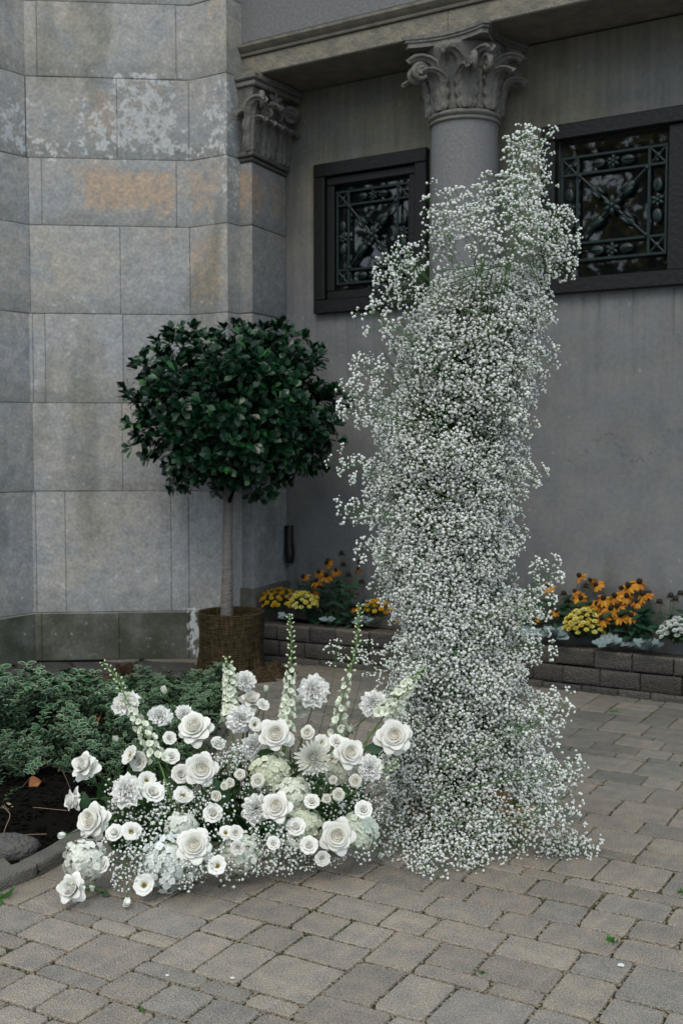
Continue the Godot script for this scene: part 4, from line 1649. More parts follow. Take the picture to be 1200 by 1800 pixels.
	var twigs := [
		["pale dry twig lying flat on the soil behind the kerb", [Vector3(1.404, 0.060, 3.422), Vector3(1.427, 0.065, 3.363), Vector3(1.471, 0.060, 3.305)], Color(0.24, 0.16, 0.10)],
		["thin brown vine stem looping up out of the periwinkle", [Vector3(0.936, 0.070, 2.689), Vector3(0.925, 0.120, 2.671), Vector3(0.816, 0.150, 2.622), Vector3(0.704, 0.130, 2.571)], Color(0.22, 0.12, 0.07)],
		["dry straw coloured stems bent over at the left edge", [Vector3(1.408, 0.060, 3.432), Vector3(1.409, 0.100, 3.414), Vector3(1.394, 0.130, 3.383), Vector3(1.338, 0.140, 3.363)], Color(0.24, 0.17, 0.11)],
		["bare runner arching over the soil above the dead leaves", [Vector3(1.067, 0.060, 3.076), Vector3(0.983, 0.090, 2.896), Vector3(1.033, 0.090, 2.845), Vector3(1.202, 0.060, 2.948)], Color(0.13, 0.09, 0.055)],
		["long bare runner lying across the mulch", [Vector3(1.164, 0.060, 3.184), Vector3(1.266, 0.065, 3.150), Vector3(1.354, 0.060, 3.109)], Color(0.20, 0.14, 0.09)],
	]
	for d in twigs:
		var cv := Curve3D.new()
		var q: Array = d[1]
		for i in q.size():
			var tn: Vector3 = (q[mini(i + 1, q.size() - 1)] - q[maxi(i - 1, 0)]) / 6.0
			cv.add_point(q[i], -tn, tn)
		var pp := cv.tessellate(4)
		var rad := PackedFloat32Array()
		for i in pp.size():
			rad.append(0.0013)
		mb = MB.new()
		mb.col = d[2]
		mb.tube(pp, rad, 5)
		tag(obj("twig", mb.done(), M.plant), d[0], "twig")
	# a weed in the joint at the kerb
	var weed := thing("weed", "green dandelion like weed growing at the kerb at the left edge", "weed", Vector3(1.641, 0.000, 3.629))
	for k in 9:
		mb = MB.new()
		var d := Vector3(cos(k * 0.7), rr(0.25, 0.9), sin(k * 0.7)).normalized()
		leaf_into(mb, Transform3D(aim(d, rr(0, TAU), rr(0.04, 0.07)), Vector3.ZERO), 0.30, 0.3, Color(0.05, 0.13, 0.03))
		obj("leaf", mb.done(), M.leafy, weed)


# a small leaf with a cream margin
func variegated(mb: MB, x: Transform3D) -> void:
	mb.xf = x
	var rim := PackedVector3Array()
	var mid := PackedVector3Array()
	for k in 10:
		var g := TAU * k / 10.0
		var y := 0.5 - 0.5 * cos(g)
		var w := 0.33 * sin(g) * (1.0 - 0.22 * cos(g) * -1.0)
		rim.append(Vector3(w, y, 0.16 * absf(w) - 0.2 * y * y))
		var m := Vector3(w * 0.76, 0.5 + (y - 0.5) * 0.86 - 0.015, 0)
		m.z = 0.12 * absf(m.x) - 0.2 * m.y * m.y
		mid.append(m)
	var green := Color(0.014, 0.072, 0.026) * rr(0.55, 1.4)
	var cream := Color(0.27, 0.33, 0.22) * rr(0.5, 1.2)
	mb.col = green
	var c := mb.p(Vector3(0, 0.48, -0.05))
	var s := mb.v.size()
	for q in mid:
		mb.p(q)
	mb.col = cream
	var t := mb.v.size()
	for q in mid:
		mb.p(q)
	for q in rim:
		mb.p(q)
	for k in 10:
		var e := (k + 1) % 10
		mb.tri(c, s + e, s + k)
		mb.quad(t + k, t + e, t + 10 + e, t + 10 + k)
	mb.xf = Transform3D()


# ---- the border against the stucco wall

var head_meshes := {}


func coneflower_head(kind: int) -> Array:
	if not head_meshes.has(kind):
		var mb := MB.new()
		var n := 12
		for k in n:
			var g := TAU * k / n + rr(-0.1, 0.1)
			var drop := rr(0.1, 0.95) if kind < 3 else rr(0.9, 1.3)
			var d := Vector3(cos(g), -drop * 0.6, sin(g)).normalized()
			var z := (Vector3.UP - d * d.y).normalized()
			var tone := Color(0.56, 0.27, 0.03).lerp(Color(0.42, 0.14, 0.015), rng.randf()) * (1.0 if kind < 3 else 0.4) * rr(0.75, 1.1)
			leaf_into(mb, Transform3D(Basis(d.cross(z), d, z).scaled_local(Vector3.ONE * 0.034), d * 0.006), 0.42, 0.25, tone, 0.2, 0.6)
		var cone := MB.new()
		cone.col = Color(0.022, 0.013, 0.01)
		cone.ball(Vector3(0, 0.006, 0), Vector3(0.0115, 0.012, 0.0115), 8, 6)
		head_meshes[kind] = [mb.done(), cone.done()]
	return head_meshes[kind]


func coneflower_plant(label: String, base: Vector3, heads: Array, bush: Vector3) -> void:
	var t := thing("coneflower_plant", label, "flower", base, "coneflowers in the raised border")
	for h in heads:
		var q: Vector3 = h[0] - base
		var mb := MB.new()
		mb.col = Color(0.07, 0.11, 0.04)
		var foot := Vector3(q.x * 0.4 + rr(-0.03, 0.03), 0, q.z * 0.4 + rr(-0.02, 0.02))
		mb.tube(PackedVector3Array([foot, foot.lerp(q, 0.55) + Vector3(rr(-0.01, 0.01), 0.02, 0), q]), PackedFloat32Array([0.003, 0.0024, 0.002]), 5)
		obj("stem", mb.done(), M.plant, t)
		var d := Vector3(rr(-0.5, 0.5), rr(0.5, 1.0), rr(0.3, 0.9))
		var x := Transform3D(aim(d, rr(0, TAU), h[1]), q)
		if h[2] < 4:
			var m := coneflower_head(h[2])
			var f := obj("flower_head", m[0], M.bright_petal, t, x)
			obj("cone", m[1], M.plant, f)
		else:
			var sm := MB.new()
			sm.col = Color(0.025, 0.018, 0.014)
			sm.ball(Vector3.ZERO, Vector3(0.016, 0.014, 0.016), 8, 6)
			sm.col = Color(0.05, 0.05, 0.025)
			for k in 7:
				var g := TAU * k / 7
				leaf_into(sm, Transform3D(aim(Vector3(cos(g), -0.7, sin(g)), 0, 0.03), Vector3.ZERO), 0.3, 0.3, Color(0.05, 0.045, 0.025))
			obj("seed_head", sm.done(), M.plant, t, Transform3D(Basis(), q))
	var n := int(bush.x * bush.y * 4200)
	for k in n:
		var q := Vector3(rr(-1.25, 1.25) * bush.x, pow(rng.randf(), 1.5) * bush.y, rr(-0.4, 1) * bush.z)
		var mb := MB.new()
		var g := Color(0.025, 0.062, 0.035) * rr(0.6, 1.4)
		var d := Vector3(rr(-1, 1), rr(-0.2, 0.9), rr(0.0, 1)).normalized()
		var z := (Vector3(0, 1, 0.6) - d * d.dot(Vector3(0, 1, 0.6))).normalized()
		leaf_into(mb, Transform3D(Basis(d.cross(z), d, z).scaled_local(Vector3.ONE * rr(0.05, 0.085)), q), 0.42, 0.3, g)
		obj("leaf", mb.done(), M.leafy, t)


var puff_meshes := {}


func puff(col: Color, key: int) -> ArrayMesh:
	if not puff_meshes.has(key):
		var mb := MB.new()
		for ring in 4:
			var n: int = [5, 8, 10, 10][ring]
			for k in n:
				var g := TAU * (k + 0.5 * (ring % 2)) / n
				var e: float = [1.25, 0.8, 0.35, -0.05][ring]
				var d := Vector3(cos(g) * cos(e), sin(e), sin(g) * cos(e))
				var z := (Vector3.UP - d * d.y * 0.98).normalized()
				leaf_into(mb, Transform3D(Basis(d.cross(z).normalized(), d, z).scaled_local(Vector3.ONE * (0.55 + 0.12 * ring)), Vector3.ZERO), 0.42, -0.2, col * rr(0.85, 1.1), 0.3, 0.6)
		puff_meshes[key] = mb.done()
	return puff_meshes[key]


func mum_plant(label: String, base: Vector3, spots: Array, cols: Array, key: int, size: float) -> void:
	var t := thing("chrysanthemum_plant", label, "flower", base)
	var leaves := MB.new()
	for s in spots:
		var q: Vector3 = s - base
		var d := (q.normalized() * 0.6 + Vector3(rr(-0.2, 0.2), 0.5, 0.35)).normalized()
		var k := rng.randi() % cols.size()
		obj("bloom", puff(cols[k], key + k), M.bright_petal, t, Transform3D(aim(d, rr(0, TAU), size * rr(0.85, 1.12)), q))
	for k in 60:
		var q: Vector3 = spots[rng.randi() % spots.size()] - base
		q = q * rr(0.3, 0.9)
		leaf_into(leaves, Transform3D(aim(Vector3(rr(-1, 1), rr(0.0, 1), rr(-0.3, 1)), rr(0, TAU), rr(0.03, 0.05)), q), 0.5, 0.3, Color(0.025, 0.055, 0.025) * rr(0.7, 1.4))
	var f := obj("foliage", leaves.done(), M.leafy, t)
	f.set_meta("kind", "stuff")


func dusty_miller(label: String, base: Vector3, n: int, size: float) -> void:
	var t := thing("dusty_miller", label, "plant", base)
	for k in n:
		var g := TAU * k / n + rr(-0.3, 0.3)
		var up := rr(0.25, 1.2)
		var d := Vector3(cos(g), up, sin(g) * 0.7 + 0.25).normalized()
		var z := (Vector3(0, 1, 0.7) - d * d.dot(Vector3(0, 1, 0.7))).normalized()
		var mb := MB.new()
		var ln := size * rr(0.75, 1.15)
		var x := Transform3D(Basis(d.cross(z), d, z).scaled_local(Vector3.ONE * ln), Vector3(0, 0.005, 0))
		mb.xf = x
		mb.col = Color(0.205, 0.265, 0.27) * rr(0.8, 1.15)
		var pts := PackedVector3Array()
		for j in 12:
			var v := j / 11.0
			var w := 0.33 * pow(sin(PI * clampf(pow(v, 1.3), 0.03, 0.97)), 0.7) * (0.55 + 0.5 * absf(sin(v * PI * 3.6))) + 0.012
			for i in 5:
				var u := i / 4.0 * 2 - 1
				pts.append(Vector3(u * w, v + 0.05 * absf(u), -0.28 * v * v + 0.10 * absf(u) * w / 0.3 + 0.02 * sin(v * 20.0) * absf(u)))
		mb.grid(pts, 5, 12)
		obj("leaf", mb.done(), M.leafy, t)


# blooms of a rounded clump between two corners seen from the front
func dome(c: Vector3, rx: float, ry: float, rz: float, n: int) -> Array:
	var out := []
	for k in n:
		var f := (k + 0.5) / n
		var g := k * 2.39996
		var y := 1.0 - f * 1.15
		var r := sqrt(maxf(0.0, 1.0 - y * y))
		out.append(c + ASIDE * cos(g) * r * rx + Vector3.UP * y * ry + TOWARD * sin(g) * r * rz + Vector3(rr(-1, 1), rr(-1, 1), rr(-1, 1)) * 0.008)
	return out


func build_border_flowers() -> void:
	var yellow := [Color(0.70, 0.58, 0.10), Color(0.78, 0.71, 0.24)]
	var gold := [Color(0.60, 0.33, 0.015), Color(0.62, 0.40, 0.03)]
	var white := [Color(0.66, 0.70, 0.66)]
	coneflower_plant("tall clump of orange coneflowers between the pilaster and the flower pillar", Vector3(0.472, 0.245, 0.160),
		[[Vector3(0.305, 0.494, 0.250), 1.2, 0], [Vector3(0.377, 0.521, 0.200), 1.1, 1], [Vector3(0.444, 0.504, 0.220), 1.3, 0], [Vector3(0.395, 0.473, 0.250), 1.2, 2], [Vector3(0.466, 0.532, 0.150), 1.0, 1], [Vector3(0.383, 0.415, 0.280), 1.3, 0], [Vector3(0.405, 0.573, 0.150), 1.1, 2], [Vector3(0.486, 0.636, 0.120), 1, 4], [Vector3(0.498, 0.569, 0.120), 1, 4], [Vector3(0.602, 0.593, 0.100), 1, 4], [Vector3(0.392, 0.586, 0.120), 1, 4], [Vector3(0.590, 0.546, 0.100), 0.8, 3], [Vector3(0.559, 0.444, 0.120), 0.8, 1], [Vector3(0.522, 0.507, 0.100), 0.8, 4], [Vector3(0.614, 0.473, 0.100), 0.8, 4]],
		Vector3(0.17, 0.22, 0.12))
	mum_plant("mustard yellow chrysanthemums at the left end of the border beside the burlap pot", Vector3(0.188, 0.281, 0.360), dome(Vector3(0.186, 0.339, 0.340), 0.115, 0.08, 0.09, 64), gold, 10, 0.018)
	mum_plant("lemon yellow chrysanthemums below the left orange coneflowers", Vector3(0.345, 0.283, 0.330), dome(Vector3(0.357, 0.338, 0.330), 0.085, 0.075, 0.07, 50), yellow, 20, 0.019)
	mum_plant("golden chrysanthemums half hidden behind the left side of the flower pillar", Vector3(0.805, 0.273, 0.200), dome(Vector3(0.817, 0.335, 0.220), 0.075, 0.06, 0.06, 28), gold, 10, 0.018)
	mum_plant("few white chrysanthemums behind the left edge of the flower pillar", Vector3(0.678, 0.258, 0.120), dome(Vector3(0.690, 0.342, 0.140), 0.03, 0.03, 0.03, 10), white, 30, 0.016)
	coneflower_plant("single orange coneflower at the left edge of the flower pillar", Vector3(0.658, 0.243, 0.200), [[Vector3(0.660, 0.338, 0.240), 1.0, 1], [Vector3(0.926, 0.300, 0.200), 1.0, 0]], Vector3(0.08, 0.07, 0.06))
	coneflower_plant("broad clump of orange coneflowers nearest the right side of the flower pillar", Vector3(1.848, 0.299, 0.060),
		[[Vector3(1.788, 0.529, 0.100), 1.2, 0], [Vector3(1.950, 0.587, 0.060), 1.2, 1], [Vector3(1.929, 0.505, 0.070), 1.0, 2], [Vector3(2.010, 0.570, 0.060), 1, 3], [Vector3(2.044, 0.548, 0.060), 1.1, 2], [Vector3(1.973, 0.476, 0.100), 1.2, 0], [Vector3(1.910, 0.453, 0.100), 0.9, 3], [Vector3(1.984, 0.537, 0.050), 1, 4], [Vector3(1.858, 0.491, 0.050), 1, 4], [Vector3(1.815, 0.391, 0.130), 1.0, 0], [Vector3(1.853, 0.403, 0.130), 0.9, 1], [Vector3(1.741, 0.357, 0.130), 0.9, 2], [Vector3(1.969, 0.418, 0.120), 0.9, 3], [Vector3(1.602, 0.313, 0.100), 1, 1], [Vector3(1.510, 0.315, 0.100), 1, 0]],
		Vector3(0.16, 0.16, 0.07))
	coneflower_plant("dense bright clump of orange coneflowers behind the lemon yellow chrysanthemums", Vector3(2.162, 0.298, 0.060),
		[[Vector3(2.097, 0.485, 0.100), 1.3, 0], [Vector3(2.158, 0.502, 0.100), 1.3, 1], [Vector3(2.225, 0.557, 0.080), 1.4, 2], [Vector3(2.269, 0.576, 0.060), 1.4, 0], [Vector3(2.304, 0.520, 0.090), 1.4, 1], [Vector3(2.218, 0.506, 0.100), 1.2, 0], [Vector3(2.142, 0.438, 0.120), 1.3, 2], [Vector3(2.204, 0.410, 0.140), 1.4, 1], [Vector3(2.257, 0.415, 0.140), 1.2, 0], [Vector3(2.108, 0.389, 0.150), 1.3, 2], [Vector3(2.030, 0.450, 0.100), 1.0, 1], [Vector3(2.323, 0.527, 0.060), 1, 4], [Vector3(2.272, 0.481, 0.100), 1.0, 1], [Vector3(2.061, 0.453, 0.100), 1.2, 2], [Vector3(2.180, 0.451, 0.110), 1.2, 0], [Vector3(2.183, 0.541, 0.070), 1.1, 1]],
		Vector3(0.14, 0.15, 0.07))
	coneflower_plant("withered coneflower seed heads on bare stems at the right edge", Vector3(2.403, 0.308, 0.070), [[Vector3(2.380, 0.489, 0.070), 1, 4], [Vector3(2.437, 0.525, 0.070), 1, 4], [Vector3(2.483, 0.539, 0.060), 1, 4], [Vector3(2.458, 0.509, 0.070), 1, 4], [Vector3(2.306, 0.502, 0.060), 0.9, 4]], Vector3(0.10, 0.12, 0.05))
	mum_plant("pale lemon yellow chrysanthemums in front of the right orange coneflowers", Vector3(2.021, 0.247, 0.150), dome(Vector3(2.010, 0.328, 0.140), 0.10, 0.10, 0.07, 85), yellow, 20, 0.019)
	mum_plant("white chrysanthemums at the right edge of the border", Vector3(2.498, 0.270, 0.140), dome(Vector3(2.488, 0.342, 0.130), 0.085, 0.07, 0.06, 48), white, 30, 0.019)
	dusty_miller("silver leaved plant between the left chrysanthemums", Vector3(0.278, 0.244, 0.380), 12, 0.058)
	dusty_miller("silver leaved plant beside the golden chrysanthemums left of the flower pillar", Vector3(0.748, 0.252, 0.280), 13, 0.061)
	dusty_miller("silver leaved plant at the foot of the left coneflowers", Vector3(0.506, 0.240, 0.300), 11, 0.048)
	dusty_miller("silver leaved plant against the right side of the flower pillar", Vector3(1.738, 0.254, 0.180), 14, 0.075)
	dusty_miller("silver leaved plant left of the pale lemon chrysanthemums", Vector3(1.876, 0.267, 0.180), 14, 0.082)
	dusty_miller("silver leaved plant right of the pale lemon chrysanthemums", Vector3(2.148, 0.243, 0.160), 15, 0.078)
	dusty_miller("silver leaved plant left of the white chrysanthemums", Vector3(2.352, 0.239, 0.150), 14, 0.085)
	dusty_miller("low silver leaved plant hanging over the wall under the coneflowers", Vector3(2.231, 0.243, 0.140), 11, 0.058)


# ---- baby's breath

# one tiny double flower, a crumpled white ball on a green calyx
func floret(mb: MB, o: Vector3, d: Vector3, r: float) -> void:
	var b := aim(d, rr(0, TAU))
	var white := Color(0.84, 0.85, 0.83) * rr(0.93, 1.03)
	var ring := []
	for row in [[0.25, 5, 0.95], [-0.45, 5, 0.75]]:
		var a := []
		for k in row[1]:
			var g: float = TAU * (k + (0.5 if row[0] < 0 else 0.0)) / row[1]
			var w: float = sqrt(1.0 - row[0] * row[0]) * row[2]
			a.append(o + b * (Vector3(cos(g) * w, row[0], sin(g) * w) * r * rr(0.75, 1.22)))
		ring.append(a)
	var top := o + b * Vector3(0, r * rr(0.7, 1.05), 0)
	var foot := o - b.y * r * 0.95
	for k in 5:
		var e := (k + 1) % 5
		mb.col = white
		mb.face([top, ring[0][e], ring[0][k]])
		mb.face([ring[0][k], ring[0][e], ring[1][k]])
		mb.face([ring[1][k], ring[0][e], ring[1][e]])
		mb.col = Color(0.22, 0.30, 0.13)
		mb.face([ring[1][k].lerp(foot, 0.25), ring[1][e].lerp(foot, 0.25), foot])


# returns [stems, florets, both]: a loose panicle that starts at the origin and opens along y to about 0.2 m
func spray(open: float, n3: int) -> Array:
	var st := MB.new()
	var fl := MB.new()
	st.col = Color(0.07, 0.16, 0.04)
	var a := Vector3(0, 0.145, 0)
	st.tube(PackedVector3Array([Vector3.ZERO, Vector3(rr(-1, 1) * 0.006, 0.07, rr(-1, 1) * 0.006), a]), PackedFloat32Array([0.0012, 0.001, 0.0006]), 3, false)
	for i in 8:
		var g := i * 2.4 + rr(-0.4, 0.4)
		var y := lerpf(0.045, 0.145, i / 7.0)
		var d := (Vector3(cos(g), 0, sin(g)) * open * rr(0.7, 1.5) * (1.0 if i < 7 else 0.2) + Vector3.UP).normalized()
		var b := Vector3(0, y, 0) + d * rr(0.022, 0.055)
		st.tube(PackedVector3Array([Vector3(0, y, 0), b]), PackedFloat32Array([0.0008, 0.0006]), 3, false)
		for j in 2:
			var h := g + (j - 0.5) * 2.4 + rr(-0.5, 0.5)
			var e := (d * 0.9 + Vector3(cos(h), rr(-0.2, 0.5), sin(h)) * open).normalized()
			var c := b + e * rr(0.008, 0.030)
			st.tube(PackedVector3Array([b, c]), PackedFloat32Array([0.0006, 0.0005]), 3, false)
			for k in n3:
				var f := TAU * k / n3 + rr(0, 1)
				var u := (e * 0.7 + Vector3(cos(f), rr(-0.3, 0.5), sin(f)) * open * 1.2).normalized()
				var q := c + u * rr(0.007, 0.021)
				st.tube(PackedVector3Array([c, q]), PackedFloat32Array([0.0005, 0.0005]), 3, false)
				floret(fl, q + u * 0.004, u, rr(0.0040, 0.0068) if rng.randf() < 0.8 else rr(0.0022, 0.0036))
	var both := MB.new()
	for m in [st, fl]:
		var s := both.v.size()
		both.v.append_array(m.v)
		both.c.append_array(m.c)
		both.uv.append_array(m.uv)
		for i in m.ix:
			both.ix.append(i + s)
	return [st.done(), fl.done(), both.done()]


var sprays := []


func build_pillar() -> void:
	for k in 6:
		sprays.append(spray([0.75, 0.85, 0.65, 0.9, 0.7, 0.8][k], 3 + (k % 2)))
	var o := Vector3(2.457, 0.000, 2.356)
	var t := thing("flower_pillar", "tall leaning pillar of white baby's breath standing on the pavers", "flower pillar", o)
	# timber feet and box
	var turn := Basis(Vector3.UP, 0.35)
	var plank := func(c: Vector3, s: Vector3) -> void:
		var mb := MB.new()
		mb.box(-s / 2, s / 2, 0.003)
		obj("base_plank", mb.done(), M.timber, t, Transform3D(turn, turn * c))
	plank.call(Vector3(0.03, 0.045, 0.105), Vector3(0.40, 0.075, 0.022))
	plank.call(Vector3(0.03, 0.045, -0.105), Vector3(0.40, 0.075, 0.022))
	plank.call(Vector3(0.219, 0.045, 0.0), Vector3(0.022, 0.075, 0.186))
	plank.call(Vector3(-0.159, 0.045, 0.0), Vector3(0.022, 0.075, 0.186))
	plank.call(Vector3(0.03, 0.094, 0.0), Vector3(0.40, 0.020, 0.232))
	plank.call(Vector3(0.10, 0.13, 0.05), Vector3(0.13, 0.05, 0.09))
	# y, left and right edge of the mass at this height (sideways from the foot)
	var prof := [
		[0.00, -0.24, 0.22], [0.06, -0.27, 0.25], [0.16, -0.27, 0.25], [0.30, -0.28, 0.22], [0.45, -0.275, 0.195], [0.62, -0.275, 0.175], [0.82, -0.29, 0.18], [1.02, -0.315, 0.165],
		[1.20, -0.335, 0.20], [1.38, -0.345, 0.21], [1.55, -0.265, 0.25], [1.66, -0.235, 0.25], [1.74, -0.19, 0.27], [1.84, -0.06, 0.27], [1.95, 0.06, 0.25]]
	var edges := func(y: float) -> Vector2:
		for k in prof.size() - 1:
			if y <= prof[k + 1][0]:
				var f: float = (y - prof[k][0]) / (prof[k + 1][0] - prof[k][0])
				return Vector2(lerpf(prof[k][1], prof[k + 1][1], f), lerpf(prof[k][2], prof[k + 1][2], f))
		return Vector2(prof[-1][1], prof[-1][2])
	# dark core: moss and stems packed in wire
	var mb := MB.new()
	for j in 15:
		var y := 0.10 + 1.68 * j / 14.0
		var e: Vector2 = edges.call(y)
		var c := ASIDE * (e.x + e.y) / 2
		var r := (e.y - e.x) / 2 * (0.42 if j < 12 else 0.42 - 0.12 * (j - 11))
		for i in 15:
			var g := TAU * i / 14
			var d := ASIDE * cos(g) + TOWARD * sin(g) * 0.85
			mb.p(c + Vector3(0, y, 0) + d * r * rr(0.85, 1.12))
	for j in 14:
		for i in 14:
			var a := j * 15 + i
			mb.quad(a, a + 15, a + 16, a + 1)
	obj("core", mb.done(), M.foam, t)
	var stems := MB.new()
	stems.col = Color(0.075, 0.12, 0.045)
	for k in 700:
		var y := rr(0.05, 1.72)
		var e: Vector2 = edges.call(y)
		var g := rr(0, TAU)
		var r := (e.y - e.x) / 2
		var c := ASIDE * (e.x + e.y) / 2
		var d := ASIDE * cos(g) + TOWARD * sin(g) * 0.85
		var up := rr(0.10, 0.26)
		stems.tube(PackedVector3Array([c + Vector3(0, y, 0) + d * r * 0.45, c + Vector3(0, y + up * 0.6, 0) + d * r * 0.62, c + Vector3(0, y + up, 0) + d * r * rr(0.72, 0.92)]), PackedFloat32Array([0.0016, 0.0013, 0.0009]), 3, false)
	stuff(obj("stem_bundle", stems.done(), M.plant, t))
	var put := []
	var lump := noise(501, 3.4, 2)
	var n := 0
	while n < 1500:
		var y := rr(0, 1) * 1.84
		var e: Vector2 = edges.call(y)
		var g := rr(0, TAU)
		var r := (e.y - e.x) / 2
		var c := ASIDE * (e.x + e.y) / 2
		var d := ASIDE * cos(g) + TOWARD * sin(g) * 0.9
		var thick := lump.get_noise_3d(cos(g) * 0.9, y * 1.5, sin(g) * 0.9)
		if thick < -0.16 and rng.randf() < 0.72:
			continue
		if y < 0.4 and rng.randf() < 0.05:
			continue
		var lift := 0.55
		if y < 0.45:
			lift = lerpf(-0.35, 0.55, y / 0.45)
		if y > 1.62:
			lift = lerpf(0.55, 1.6, (y - 1.62) / 0.24)
		var out := (d + Vector3.UP * (lift + rr(-0.35, 0.4)) + Vector3(rr(-1, 1), 0, rr(-1, 1)) * 0.25).normalized()
		var reach := r * (lerpf(0.92, 0.80, smoothstep(0.2, 0.7, y)) + 0.50 * thick) - 0.022 + rr(-0.05, 0.03) - (0.0 if n % 3 else 0.06)
		var tip := c + Vector3(0, y, 0) + d * reach
		var s := rr(0.75, 1.1)
		var root := tip - out * 0.15 * s
		if y < 0.16:
			tip += TOWARD * maxf(0.0, d.dot(TOWARD)) * 0.05
			root = tip - out * 0.15 * s
			root.y = maxf(root.y, 0.045)
			out.y = clampf(out.y, -0.12, 0.25)
		if root.y + out.y * 0.16 < 0.01:
			root.y = 0.03
		put.append([tip, Transform3D(aim(out, rr(0, TAU), s), root)])
		n += 1
